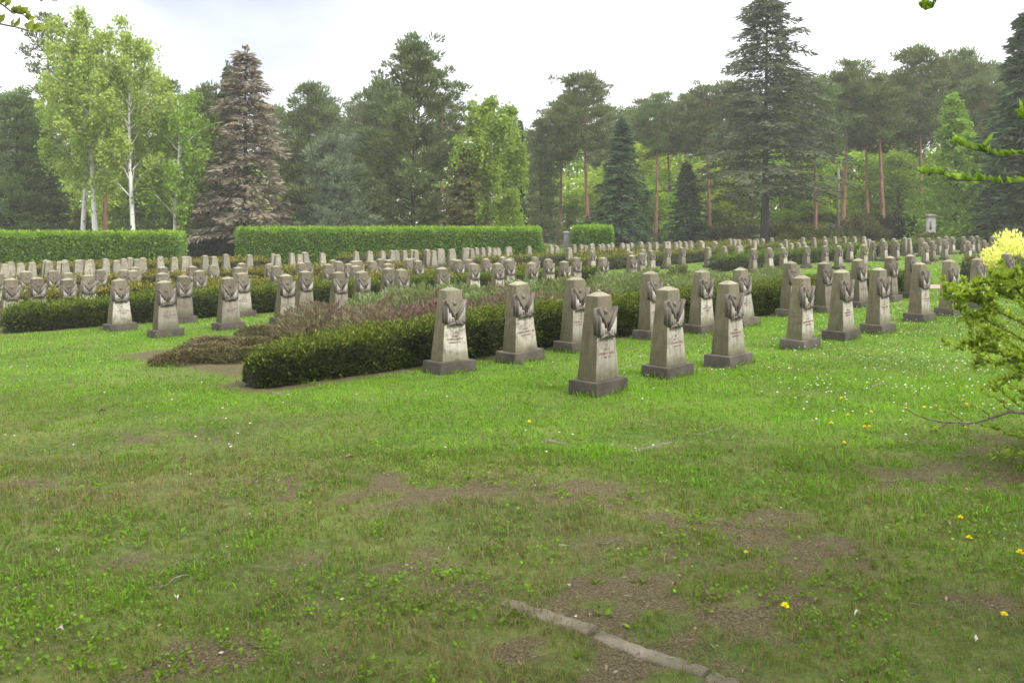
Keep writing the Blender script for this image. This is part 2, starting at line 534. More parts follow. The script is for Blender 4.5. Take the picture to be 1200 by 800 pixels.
for nm, arr in (('soil', GSOIL), ('lush', GLUSH)):
    a_ = me.attributes.new(nm, 'FLOAT', 'POINT'); a_.data.foreach_set('value', arr.astype(np.float32).ravel())
me.materials.append(M['ground'])
og = bpy.data.objects.new('ground', me); COL.objects.link(og)
tag(og, 'lawn with patches of bare earth sloping gently to the far left', 'ground', kind='structure')


def gz(X, Y):
    """height of the actual ground sheet (with its small bumps)"""
    X = np.asarray(X, float); Y = np.asarray(Y, float)
    z = zt(X, Y); w = sstep(14, 9, Y) * (np.abs(X) < 7)
    return z + w * ((fbm(X * 1.3, Y * 1.3, 4) - .5) * .05 + (fbm(X * 5, Y * 5, 2) - .5) * .02)


# path between the two blocks of graves
g = Geo()
vv = np.linspace(-26, 70, 160)
for side in (0,):
    L_ = np.array([uv(24.25 + .12 * math.sin(v * .7), v) for v in vv]); R_ = np.array([uv(26.0 + .12 * math.sin(v * .9 + 1), v) for v in vv])
    Vp = np.concatenate([np.c_[L_, zt(L_[:, 0], L_[:, 1]) + .012], np.c_[R_, zt(R_[:, 0], R_[:, 1]) + .012]])
    n = len(vv); a = np.arange(n - 1)
    g.add(Vp, np.stack([a, n + a, n + a + 1, a + 1], -1))
tag(g.obj('path', M['path']), 'reddish gravel path between the two blocks of graves', 'path', kind='structure')

# ------------------------------------------------------------------ kerbs in the grass
def kerb(pxs, w, h, label, group=None, dark=False):
    P = [ground(*q) for q in pxs]
    a, b = P[0], P[-1]
    n = 14
    d = unit(b - a); s = np.array([-d[1], d[0], 0])
    g = Geo()
    t = np.linspace(0, 1, n)
    base = a + (b - a) * t[:, None]
    zz = float(np.mean(gz(base[:, 0], base[:, 1]))) + h
    jl = (R.random(n) - .5) * .026; jr = (R.random(n) - .5) * .026; jz = (R.random(n) - .5) * .005
    rows = []
    for off, dz, jj in ((-w / 2, -.12, jl), (-w / 2, -.004, jl), (-w / 2 + .012, .004, jl), (w / 2 - .012, .004, jr), (w / 2, -.006, jr), (w / 2, -.12, jr)):
        q = base + s * (off + jj)[:, None]
        q[:, 2] = zz + dz + jz
        rows.append(q)
    V = np.stack(rows, 1).reshape(-1, 3)
    i = np.arange(n - 1)[:, None] * 6; j = np.arange(5)[None, :]
    Q = np.stack([i + j, i + 6 + j, i + 7 + j, i + j + 1], -1).reshape(-1, 4)
    ends = [[0, 1, 4, 5], [1, 2, 3, 4]]
    e2 = [[(n - 1) * 6 + c for c in reversed(e)] for e in ends]
    g.add(V, np.concatenate([Q, ends, e2]))
    o = g.obj('kerb_stone', M['concrete' if w > .06 else 'sunken'])
    tag(o, label, 'kerb', group)
    return o


KG = 'old concrete kerbs sunk in the lawn'
kerb([(590, 708), (694, 741)], .078, .006, 'pale concrete kerb length nearest the middle, its end broken off in the bare earth', KG)
kerb([(700, 743), (826, 787)], .078, .004, 'grey concrete kerb length running to the bottom edge, partly overgrown', KG)
kerb([(832, 789), (930, 826)], .078, .004, 'concrete kerb length cut by the bottom edge of the picture', KG)
kerb([(640, 515), (715, 532)], .05, .002, 'thin sunken kerb left of its corner in the lawn before the first gravestone', KG)
kerb([(735, 530), (800, 514)], .05, .002, 'thin sunken kerb running right from the corner in the lawn', KG)
kerb([(812, 511), (850, 501)], .05, .002, 'short sunken kerb between two longer ones right of the lawn corner', KG)
kerb([(992, 463), (1042, 447)], .05, .002, 'sunken kerb among the daisies, lying farthest right', KG)
kerb([(318, 461), (368, 467)], .05, .001, 'sunken kerb in the lawn by the end of the dark hedge', KG)

# ------------------------------------------------------------------ grass
def grass_obj(name, label, bands):
    g = Geo()
    for (y0, y1, dens, h0, h1, w, two) in bands:
        A = 0
        m = int(dens * (y1 - y0) * (0.62 * (y0 + y1) + 3.0))
        Y = R.random(m) * (y1 - y0) + y0
        X = (R.random(m) * 2 - 1) * (.62 * y1 + 1.5)
        k = np.abs(X) < .62 * Y + 1.5
        X, Y = X[k], Y[k]
        so = soil_field(X, Y); lu = lush_field(X, Y)
        clump = fbm(X * 6, Y * 6, 3)
        pr = np.clip((1 - so * 1.05) * (.35 + .5 * lu + 1.3 * (clump - .35)), .02, 1)
        k = R.random(len(X)) < pr
        X, Y, so, lu, clump = X[k], Y[k], so[k], lu[k], clump[k]
        u = (X + Y) * S2; v = (Y - X) * S2
        k = ~((u > 24.1) & (u < 26.15))
        X, Y, so, lu, clump = X[k], Y[k], so[k], lu[k], clump[k]
        n = len(X)
        Z = gz(X, Y)
        tall = fbm(X * 2.2 + 5, Y * 2.2, 3)
        H = (h0 + (h1 - h0) * R.random(n)) * (.55 + .9 * tall) * (.7 + .5 * clump)
        az = R.random(n) * 2 * PI
        lean = R.random(n) * .9 + .15
        D = np.stack([np.cos(az), np.sin(az), np.zeros(n)], -1)
        S = np.stack([-np.sin(az), np.cos(az), np.zeros(n)], -1)
        tw = R.random(n) * 2 * PI
        S = S * np.cos(tw)[:, None] * .6 + D * np.sin(tw)[:, None] * .3 + S * .4
        S = unit(S)
        W = w * (.6 + .8 * R.random(n))
        B = np.stack([X, Y, Z - .004], -1)
        up = np.array([0, 0, 1.])
        mid = B + up * (H * .6)[:, None] + D * (H * lean * .35)[:, None]
        tip = B + up * (H * (1 - .35 * lean))[:, None] + D * (H * lean)[:, None]
        tone = np.clip(.27 + .9 * (fbm(X * .7 + 9, Y * .7, 3) - .5) + .5 * lu + R.normal(size=n) * .22 + (clump - .5) * .5 - so * .4, 0, 1)
        dry = R.random(n) < .07 + .22 * so + .10 * (1 - lu)
        tone = np.where(dry, R.random(n) * .15, tone)
        if two:
            V = np.stack([B - S * W[:, None] / 2, B + S * W[:, None] / 2, mid + S * W[:, None] * .42, mid - S * W[:, None] * .42, tip], 1).reshape(-1, 3)
            b = np.arange(n)[:, None] * 5
            g.add(V, b + np.array([[0, 1, 2, 3]]), b + np.array([[3, 2, 4]]), tone=tone)
        else:
            V = np.stack([B - S * W[:, None] / 2, B + S * W[:, None] / 2, tip], 1).reshape(-1, 3)
            g.add(V, None, np.arange(n * 3).reshape(-1, 3), tone=tone)
    o = g.obj(name, M['grass'])
    return tag(o, label, 'grass', kind='stuff')


grass_obj('grass', 'short green lawn grass, thin and brownish near the camera', [
    (2.3, 4.2, 9500, .022, .06, .0042, True),
    (4.2, 6.5, 5600, .026, .062, .0052, True),
    (6.5, 10, 2600, .028, .06, .0075, False),
    (10, 17, 700, .03, .065, .014, False),
    (17, 34, 120, .04, .075, .034, False),
    (34, 56, 14, .06, .10, .09, False)])

# broad-leaved weeds and clover in the foreground
g = Geo()
m = 26000
Y = 2.4 + R.random(m) ** 1.4 * 8; X = (R.random(m) * 2 - 1) * (.62 * Y + 1)
k = fbm(X * 2.3 + 40, Y * 2.3, 4) + .12 * R.random(m) > .60
X, Y = X[k], Y[k]
for q in range(3):
    n = len(X); az = R.random(n) * 2 * PI; el = .1 + .5 * R.random(n)
    A = np.stack([np.cos(az) * np.cos(el), np.sin(az) * np.cos(el), np.sin(el)], -1)
    L = .011 + .012 * R.random(n)
    g.leaves(np.stack([X + R.normal(size=n) * .012, Y + R.normal(size=n) * .012, gz(X, Y) + .008 + .022 * R.random(n)], -1), A, L, L * .75, np.clip(.55 + R.normal(size=n) * .14, 0, 1), fold=.1)
m = 330
Y = 2.4 + R.random(m) ** 1.5 * 6; X = (R.random(m) * 2 - 1) * (.62 * Y + 1)
k = (fbm(X * 1.7 + 40, Y * 1.7, 3) > .47)
for x_, y_ in zip(X[k], Y[k]):
    n = R.integers(4, 10)
    az = R.random(n) * 2 * PI; el = .2 + .6 * R.random(n)
    A = np.stack([np.cos(az) * np.cos(el), np.sin(az) * np.cos(el), np.sin(el)], -1)
    L = (.5 + .7 * R.random(n)) * (.02 + .028 * R.random())
    g.leaves(np.tile([x_, y_, float(gz(x_, y_))], (n, 1)) + A * .006, A, L, L * .36, np.clip(.55 + R.normal(size=n) * .15, 0, 1), fold=.15)
tag(g.obj('weeds', M['grass']), 'small broad-leaved weeds among the foreground grass', 'weeds', kind='stuff')

g = Geo()
m = 5200
Y = 2.3 + R.random(m) ** 1.3 * 7; X = (R.random(m) * 2 - 1) * (.62 * Y + 1)
k = R.random(m) < .25 + soil_field(X, Y)
X, Y = X[k], Y[k]; n = len(X)
a = R.random(n) * 2 * PI
Lf = np.where(R.random(n) < .6, .03 + .05 * R.random(n), .014 + .014 * R.random(n))
Wf = np.where(Lf > .03, .0025, .011)
g.leaves(np.stack([X, Y, gz(X, Y) + .004 + .014 * R.random(n)], -1), np.stack([np.cos(a), np.sin(a), R.normal(size=n) * .12], -1), Lf, Wf, np.clip(R.random(n) ** 1.6, 0, 1))
tag(g.obj('litter', M['leafdry']), 'dry grass stalks and leaf crumbs scattered on the bare earth', 'litter', kind='stuff')

# daisies: too many and too small to count
g = Geo(); gs = []
m = 6200
Y = 6 + R.random(m) * 13; X = (R.random(m) * 2 - 1) * (.62 * Y + .5)
px_, py_ = proj(np.stack([X, Y, zt(X, Y)], -1))
den = .06 + .94 * sstep(860, 1020, px_) * sstep(505, 470, py_) + .3 * sstep(640, 760, px_) * sstep(500, 440, py_)
den *= sstep(.40, .62, fbm(X * 1.1 + 2, Y * 1.1 + 8, 3)) + .12
k = (R.random(m) < den * .8) & (soil_field(X, Y) < .5)
X, Y = X[k], Y[k]; n = len(X)
Z = gz(X, Y)
H = .035 + .035 * R.random(n)
top = np.stack([X, Y, Z + H], -1)
for q in range(7):
    a = q / 7 * 2 * PI + R.random(n)
    A = np.stack([np.cos(a), np.sin(a), .12 + 0 * a], -1) + R.normal(size=(n, 3)) * .1
    g.leaves(top, A, .0105, .0075, R.random(n))
tag(g.obj('daisies', M['petal']), 'white daisies sprinkled over the lawn on the right', 'daisies', kind='stuff')


# dandelions: one of each
def dandelion_proto():
    root = empty('dandelion')
    g = Geo()
    n = 46
    a = R.random(n) * 2 * PI; el = R.random(n) * 1.35 + .1
    A = np.stack([np.cos(a) * np.cos(el), np.sin(a) * np.cos(el), np.sin(el)], -1)
    g.leaves(np.tile([0, 0, .062], (n, 1)), A, .02, .007, R.random(n))
    g.obj('flower_head', M['dandelion'], root)
    g = Geo(); g.tube([(0, 0, -.01), (.003, 0, .03), (0, 0, .063)], .0022, 6, tone=.7)
    g.obj('stem', M['grass'], root)
    return root


DP = [(974, 505, 'pair'), (989, 525, ''), (1020, 506, ''), (1015, 508, ''), (1020, 487, ''), (996, 492, ''), (1063, 482, ''), (1083, 484, ''), (1097, 480, ''),
      (1128, 474, ''), (1134, 481, ''), (1131, 506, ''), (1167, 436, ''), (1124, 616, ''), (1134, 641, ''), (1172, 732, ''), (1195, 661, ''), (918, 729, ''),
      (876, 656, ''), (987, 474, ''), (1173, 480, ''), (620, 503, '')]
DL = ['yellow dandelion left of the cluster of dandelions beside the kerb on the right lawn', 'yellow dandelion lowest of the group left of the lichened twig',
      'yellow dandelion touching another one, the right of the two', 'yellow dandelion touching another one, the left of the two',
      'yellow dandelion above the touching pair on the daisy lawn', 'yellow dandelion between the daisies up left of the touching pair',
      'yellow dandelion above the tip of the lichened twig', 'yellow dandelion just above the lichened twig, second from its tip',
      'yellow dandelion above the lichened twig, third from its tip', 'yellow dandelion against the bush foliage, upper of two',
      'yellow dandelion against the bush foliage, lower of two', 'yellow dandelion just below the lichened twig', 'yellow dandelion among the leafy bush branches, farthest back',
      'yellow dandelion in the shaded grass below the bush, upper of two', 'yellow dandelion in the shaded grass below the bush, lower of two',
      'large yellow dandelion near the bottom right corner, nearest of all', 'orange yellow dandelion at the right edge below the bush',
      'lone yellow dandelion near the bottom, right of the concrete kerb', 'lone small yellow dandelion beside the bare earth right of the middle',
      'small yellow dandelion among dense daisies, upper left of the others', 'yellow dandelion close to the bush stems at the right', 'lone yellow dandelion near the sunken kerb in the middle lawn']
dproto = None
for (x_, y_, _), lb in zip(DP, DL):
    P = ground(x_, y_)
    P[2] = float(gz(P[0], P[1]))
    if dproto is None: dproto = o = dandelion_proto()
    else: o = copy_tree(dproto)
    o.location = P; s_ = .6 + .4 * R.random(); o.scale = (s_,) * 3; o.rotation_euler = (R.normal() * .15, R.normal() * .15, R.random() * 6)
    tag(o, lb, 'dandelion', 'dandelions in the lawn')

# fallen leaves and a few twigs
FL = [(68, 652, 'white petal-like leaf lying in the grass at the far left', 1), (207, 711, 'small white leaf lying left of the middle foreground', 1),
      (70, 749, 'pale dry leaf in the bottom left corner', .9), (120, 485, 'dark curled leaf on the bare patch at the left', .0), (409, 541, 'dark leaf lying alone in the middle left lawn', .0),
      (214, 542, 'small dark leaf below the bare patch on the left lawn', .1), (1010, 425, 'pinkish dry leaf on the grass before the gravestones on the right', .7), (1112, 620, 'pale dry leaf in the shade under the bush, nearest the dandelions', .6),
      (1110, 710, 'brown curled leaf near the bottom right dandelion', .4), (1005, 728, 'whitish leaf right of the concrete kerb', .95), (1145, 757, 'small white leaf at the bottom right', 1),
      (585, 483, 'small brown leaf before the second gravestone row', .3), (790, 694, 'brown leaf on the bare earth above the kerb', .35), (712, 790, 'reddish dry leaf beside the kerb at the bottom edge', .3),
      (610, 788, 'reddish brown leaf at the bottom edge left of the kerb', .25), (907, 423, 'small dark leaf before the fourth gravestone of the front row', .1)]
for x_, y_, lb, tn in FL:
    P = ground(x_, y_)
    g = Geo()
    a = R.random() * 6.28
    A = np.array([math.cos(a), math.sin(a), .12])
    L = .027 if y_ > 600 else .055
    S_ = np.array([-A[1], A[0], 0])
    pts = []
    rows = 6
    V = []; Q = []
    for i_ in range(rows):
        t = i_ / (rows - 1); w_ = L * .33 * math.sin(PI * (t * .86 + .1)) ** .8
        c = A * (t - .5) * L + np.array([0, 0, .012 * math.sin(t * PI)])
        V += [c - S_ * w_ + [0, 0, .012 + .006 * math.sin(7 * t)], c, c + S_ * w_ + [0, 0, .009]]
    for i_ in range(rows - 1):
        for j_ in range(2): Q.append([i_ * 3 + j_, i_ * 3 + j_ + 1, i_ * 3 + j_ + 4, i_ * 3 + j_ + 3])
    g.add(V, Q, tone=tn)
    o = g.obj('fallen_leaf', M['leafdry'], smooth=True)
    o.location = (P[0], P[1], float(gz(P[0], P[1])) + .022)
    tag(o, lb, 'leaf', 'leaves fallen on the lawn')
for x_, y_, L, a, lb in ((715, 640, .16, .4, 'thin dry twig lying on the bare earth above the kerb'), (200, 690, .2, 1.1, 'thin twig lying in the grass at the lower left'),
                         (1050, 566, .22, .2, 'pale thin twig on the shaded grass below the bush'), (1130, 540, .18, .1, 'brown short stick under the bush at the right')):
    P = ground(x_, y_); g = Geo()
    t = np.linspace(-.5, .5, 6)
    g.tube(np.stack([np.cos(a) * t * L, np.sin(a) * t * L, .012 + .01 * np.sin(t * 9)], -1), .0035, 6)
    o = g.obj('twig', M['twig']); o.location = (P[0], P[1], float(gz(P[0], P[1])) + .015)
    tag(o, lb, 'twig', 'twigs on the ground')

# ------------------------------------------------------------------ gravestones
PH = .135


def stone_meshes():
    d = {}
    g = Geo(); g.frustum(-.08, .53, .35, PH, .515, .338)
    d['plinth'] = g.obj('plinth', M['plinth'], bevel=.008)
    g = Geo()
    g.frustum(PH - .002, .385, .228, .945, .220, .15)
    g2 = g
    o = g.obj('shaft', M['stone'], bevel=.006); d['shaft'] = o
    # shallow pyramid cap
    g = Geo(); g.frustum(.944, .218, .148, .982, .05, .04)
    d['cap'] = g.obj('cap', M['stone'], bevel=.004)
    g = Geo(); g.tube([(0, 0, .975), (0, 0, .99), (0, 0, 1.0)], [.02, .022, .012], 8)
    d['finial'] = g.obj('finial', M['stone'])

    def yf(z):  # front face of the tapered shaft
        t = (z - PH) / (.945 - PH)
        return -(.228 + (.15 - .228) * t) / 2

    def half(sx):
        # banner rolled on a slanting pole, with cloth hanging from it to a point
        g = Geo()
        a = np.array([.012 * sx, yf(.62) - .022, .615]); b = np.array([.142 * sx, yf(.83) - .034, .825])
        g.tube([a, (a + b) / 2 + [0, -.006, 0], b], [.016, .021, .018], 8)            # rolled cloth
        g.tube([b, b + (b - a) * .07], [.013, .010], 6)                                   # pole tip
        # drape on the outside edge, wrapping round onto the flank
        n = 7
        V = []
        for i_ in range(n):
            t = i_ / (n - 1)
            z0 = .842 - .012 * t; z1 = .57 + .02 * math.sin(t * 9)
            x0 = (.122 + .048 * t) * sx; x1 = (.126 + .038 * t) * sx
            y0 = yf(.83) - .034 + .040 * t ** 1.5 + .008 * math.sin(t * 12)
            y1 = yf(.57) - .028 + .034 * t ** 1.5 + .008 * math.sin(t * 12 + 1)
            V += [(x0, y0, z0), (.6 * x0 + .4 * x1, .6 * y0 + .4 * y1 - .004, .6 * z0 + .4 * z1), (x1, y1, z1)]
        Q = []
        for i_ in range(n - 1):
            for j_ in range(2): Q.append([i_ * 3 + j_, i_ * 3 + j_ + 1, i_ * 3 + j_ + 4, i_ * 3 + j_ + 3])
        V = np.array(V); back = V + np.array([-.012 * sx, .034, 0])
        m_ = len(V); Q2 = [[q + m_ for q in reversed(f)] for f in Q]
        rim = []
        loop = [i_ * 3 for i_ in range(n)] + [(n - 1) * 3 + 1, (n - 1) * 3 + 2] + [i_ * 3 + 2 for i_ in range(n - 2, -1, -1)] + [1]
        for a_, b_ in zip(loop, loop[1:] + loop[:1]): rim.append([a_, b_, b_ + m_, a_ + m_])
        g.add(np.concatenate([V, back]), Q + Q2 + rim)
        # upper cloth plane between the roll and the shaft
        g.add([(a[0], yf(.64) - .012, .66), (.04 * sx, yf(.70) - .014, .70), (.13 * sx, yf(.83) - .016, .835), (.12 * sx, yf(.72) - .012, .72),
               (a[0], yf(.64) + .01, .66), (.04 * sx, yf(.70) + .01, .70), (.13 * sx, yf(.83) + .01, .835), (.12 * sx, yf(.72) + .01, .72)],
              [[0, 1, 2, 3], [7, 6, 5, 4], [0, 4, 5, 1], [1, 5, 6, 2], [2, 6, 7, 3], [3, 7, 4, 0]])
        # pale hanging folds
        h = Geo()
        n = 9
        V = []
        for i_ in range(n):
            t = i_ / (n - 1)
            x = (.028 + .100 * t) * sx
            zt_ = .625 + .19 * t; zb = .585 - .035 * math.sin(t * PI) + .012 * math.sin(t * 14)
            y = -.026 - .012 * math.sin(t * 15)
            V += [(x, yf(zt_) + y + .006, zt_), (x * .985, yf((zt_ + zb) / 2) + y - .006, (zt_ + zb) / 2), (x * .94, yf(zb) + y, zb)]
        Q = []
        for i_ in range(n - 1):
            for j_ in range(2): Q.append([i_ * 3 + j_, i_ * 3 + j_ + 1, i_ * 3 + j_ + 4, i_ * 3 + j_ + 3])
        V = np.array(V); back = V + np.array([0, .03, 0]); m_ = len(V)
        Q2 = [[q + m_ for q in reversed(f)] for f in Q]
        loop = [i_ * 3 for i_ in range(n)] + [(n - 1) * 3 + 1, (n - 1) * 3 + 2] + [i_ * 3 + 2 for i_ in range(n - 2, -1, -1)] + [1]
        rim = [[a_, b_, b_ + m_, a_ + m_] for a_, b_ in zip(loop, loop[1:] + loop[:1])]
        h.add(np.concatenate([V, back]), Q + Q2 + rim)
        return g, h

    for sx, nm in ((-1, 'L'), (1, 'R')):
        g, h = half(sx)
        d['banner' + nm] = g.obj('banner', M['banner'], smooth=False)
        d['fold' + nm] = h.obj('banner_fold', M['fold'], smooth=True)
    g = Geo()   # laurel knot under the banners
    a = np.linspace(-.15 * PI, 1.15 * PI, 15)
    g.tube(np.stack([.05 * np.cos(a), yf(.58) - .026 + 0 * a, .60 - .045 * np.sin(a)], -1), .017, 7)
    for sx in (-1, 1):
        g.tube([(.02 * sx, yf(.57) - .03, .572), (.07 * sx, yf(.56) - .026, .565), (.115 * sx, yf(.545) - .018, .54)], [.018, .016, .010], 6)
    g.tube([(-.012, yf(.57) - .034, .60), (.0, yf(.57) - .04, .58), (.012, yf(.56) - .034, .555)], .02, 6)
    d['wreath'] = g.obj('wreath', M['banner'])
    g = Geo()   # five-pointed star
    V = []
    for i_ in range(10):
        r = .043 if i_ % 2 == 0 else .018
        V.append((r * math.sin(i_ * PI / 5), 0, r * math.cos(i_ * PI / 5)))
    c = np.array([0, yf(.79) - .002, .795])
    V = np.array(V) + c
    T = [[i_, (i_ + 1) % 10, 10] for i_ in range(10)]
    g.add(np.concatenate([V, [c + [0, -.018, 0]], V + [0, .012, 0]]), [[(i_ + 1) % 10, i_, 11 + i_, 11 + (i_ + 1) % 10] for i_ in range(10)], T)
    d['star'] = g.obj('star', M['banner'])
    # worn, unreadable lettering: short strokes in three lines
    d['inscription'] = []
    for var in range(4):
        g = Geo()
        for z, wid, ht in ((.468 - .008 * var, .03, .03), (.428 - .008 * var, .08, .018), (.392 - .008 * var, .25 + .02 * (var % 2), .024), (.355 - .008 * var, .18, .018)):
            x = -wid / 2
            while x < wid / 2:
                lw = .010 + .009 * R.random()
                yy = yf(z) - .0005
                if R.random() < .86:
                    kind_ = R.integers(0, 4)
                    g.box((x, yy, z), (.0026, .0012, ht / 2))
                    if kind_ in (0, 1): g.box((x + lw * .4, yy - .0004, z + ht * .36), (lw * .4, .0012, .0024))
                    if kind_ in (1, 2): g.box((x + lw * .4, yy - .0004, z - ht * .36), (lw * .4, .0012, .0024))
                    if kind_ in (2, 3): g.box((x + lw * .8, yy, z), (.0026, .0012, ht / 2))
                x += lw + .006
        d['inscription'].append(g.obj('inscription', M['letters']))
    return d


SM = stone_meshes()


def take(o, parent):
    c = o.copy(); COL.objects.link(c); c.parent = parent
    return c


ROT = rad(45)


def stone(P, back=False, level=2, rz=0.0, sc=1.0):
    """level 2: everything; 1: no lettering, no star; 0: plinth and shaft (and banners when facing us)"""
    r = empty('gravestone', P, ROT + (PI if back else 0) + rz, sc)
    r.rotation_euler = (R.normal() * .018, R.normal() * .018, r.rotation_euler[2])
    take(SM['plinth'], r); s = take(SM['shaft'], r)
    take(SM['cap'], s)
    if level >= 2: take(SM['finial'], s)
    if not back:
        for nm in 'LR':
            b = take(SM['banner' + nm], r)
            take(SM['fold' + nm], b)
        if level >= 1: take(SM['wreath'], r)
        if level >= 2:
            take(SM['star'], r)
            take(SM['inscription'][int(R.integers(0, 4))], r)
    return r


R1 = [(697, 466), (781.6, 446), (855, 432), (941, 411.5), (990, 400), (1034, 392), (1083, 378), (1118.6, 371), (1151, 362.5), (1187, 349), (1215, 342)]
R2 = [(518, 440), (604, 426.5), (671, 414), (763, 399), (822, 392), (872, 384), (929, 372), (970, 367.5), (1010, 361), (1047, 354), (1073, 350)]
R34 = [(182, 396.6, 3), (257.6, 388, 3), (326, 381, 3), (128, 389, 4), (203, 379.5, 4), (275, 372.5, 4)]
TOPF = [(419, 317), (470, 314.4), (518, 313), (556, 307.5), (581, 307), (622, 306.6), (661, 305), (706, 301), 
        (355.6, 317), (404, 318), (454, 313), (537.6, 304.7), (569, 303), (596, 304.6), (643, 303), (674, 301.5),
        (13, 326.5), (44, 323.7), (80, 324), (102, 321.6), (3, 319), (31.6, 318), (54, 317), (80, 318), (116, 315), (145, 315), (156, 316),
        (191, 312), (226, 311), (190, 319), (250, 310), (268.5, 312.7), (235, 316), (283, 308), (316, 311), (316.5, 307.7), (157, 312.7),
        (353, 307.7), (361, 305.6), (371, 308.5), (391, 304), (398, 305.6), (407, 307.7), (417, 310), (419.6, 305), (428, 306), (444, 305.4), (446, 302.7),
        (454, 308), (456, 304), (477, 303.4), (490, 305.4), (483, 302.7), (521, 302.7), (549, 303), (578, 300.4), (597, 301.8), (626, 300.4),
        (693, 293.4), (716, 296.8), (739, 294.7), 
        (966.7, 287.5), (982.5, 288), (996, 283.4), (1012, 286.8), (1084, 283.7), (1135, 282),
        (1079.5, 279), (1088.5, 278.5), (1099.7, 277.7), (1108, 277), (1119, 277), (1127.5, 277), (1138, 276.7), (1145.5, 276.3), (1153, 281), (1163, 277)]
TOPB = [(4, 308.6), (37, 306.5), (62, 306.5), (77, 306.5), (101, 306), (112, 303), (137, 304.5), (12.5, 306.5), (33, 307), (48, 306), (54, 304.5), (67, 306),
        (82.5, 304), (92, 304.5), (122, 303), (128, 303), (142, 302.5), (147, 302), (151, 301.7), (160, 303), (188, 300.3), (221, 299.6), (251, 300.3), (265, 298),
        (172, 301.7), (177, 301.7), (197, 301), (213, 300.3), (240, 299), (292, 298), (320, 296.7), (325, 298), (343, 296), (351, 297.4), (358, 295.7), (377.6, 296), (382, 294.6),
        (393, 294.6), (417.5, 294.3), (428, 294.3), (451, 293), (459, 293), (467, 293), (475.6, 293), (483, 292), (489, 292.6), (495, 292.6), (502, 291.7), (508, 293), (513.4, 291.5),
        (518, 291), (528, 291.7), (534, 291), (543, 290.7), (547, 290.3), (553, 290.8), (561, 290), (565, 290), (571, 289.4), (579, 290.8), (586, 289.7), (592.6, 289.4), (597, 288.8),
        (620, 288), (646, 287), (652, 287.4), (660, 289.8), (674, 286.5), (681, 286), (686, 287), (691, 285.8), (697, 285.8), (703, 285.8), (709, 286.5), (715, 285.8), (723.6, 284.4), (728, 284.4),
        (734, 285.8), (740, 283.8), (754, 283.7), (760, 283.5), (766, 283.3), (774, 283), (782, 283), (791, 282.6), (795, 283), (800.6, 283), (811, 282), (816, 282), (823, 283), (837, 282),
        (829.5, 289), (849.4, 283), (849, 288), (855.6, 280), (861, 281), (868, 280.4), (864, 288), (869, 288), (875.5, 281.5), (881, 280), (886, 280), (898, 279.4), (912, 278.7), (921, 280),
        (915, 285.5), (929, 284.8), (941, 278), (938.5, 284), (954, 278), (947, 284), (966, 277.2), (972, 282), (978.6, 276.8), (989.4, 277), (1001.7, 276.6), (1006, 280.5), (1012.7, 276.8), (1016, 280.5),
        (1036, 279.5), (1046, 279.3), (1058.5, 278.6), (1068, 278.6)]

BASEF = [(740, 334), (753, 317.5), (763, 320), (781, 315.5), (799, 314.5), (883, 320), (902, 318.5), (919, 317.5), (946, 314.5), (1024, 306.5), (1038, 306.5), (1052, 306), (1095, 307), (1109, 305)]
stones = []   # dicts: P, back
for k_, lst in (('R1', R1), ('R2', R2)):
    for x_, y_ in lst:
        P = ground(x_, y_); P[0] += .063; P[1] += .311
        stones.append(dict(P=P, back=False, row=k_))
for x_, y_ in BASEF:
    P = ground(x_, y_); P[0] += .063; P[1] += .311
    stones.append(dict(P=P, back=False, row=None, fix=True))
for x_, y_, k_ in R34:
    P = ground(x_, y_); P[0] += .063; P[1] += .311
    stones.append(dict(P=P, back=False, row='R%d' % k_))
for lst, bk in ((TOPF, False), (TOPB, True)):
    for x_, y_ in lst:
        P = ground(x_, y_, .985)
        lim = 51.5 if x_ < 640 else (55.5 if x_ < 726 else 64)   # never beyond the tall hedges
        if P[1] > lim: P = P * (lim / P[1])
        stones.append(dict(P=P, back=bk, row=None))
# keep clear of the low hedges and of each other
for it in range(40):
    for s_ in stones:
        if s_['row'] or s_.get('fix'): continue
        u = (s_['P'][0] + s_['P'][1]) * S2; v = (s_['P'][1] - s_['P'][0]) * S2
        for hv in (HV_A if u < 25 else HV_B):
            if abs(v - hv) < .62: v = hv + (.63 if v > hv else -.63)
        if 23.9 < u < 26.4: u = 23.8 if u < 25.1 else 26.5
        s_['P'][:2] = uv(u, v)
    for a_ in range(len(stones)):
        for b_ in range(a_):
            A_, B_ = stones[a_], stones[b_]
            d_ = A_['P'][:2] - B_['P'][:2]; L = np.hypot(*d_)
            if L < .66:
                d_ = d_ / max(L, 1e-3) if L > 1e-3 else np.array([1, 0])
                along = np.array([S2, S2]) * (1 if d_ @ [1, 1] >= 0 else -1)
                mv = along * (.7 - L) * .5
                if not A_['row'] and not A_.get('fix'): A_['P'][:2] += mv
                if not B_['row'] and not B_.get('fix'): B_['P'][:2] -= mv

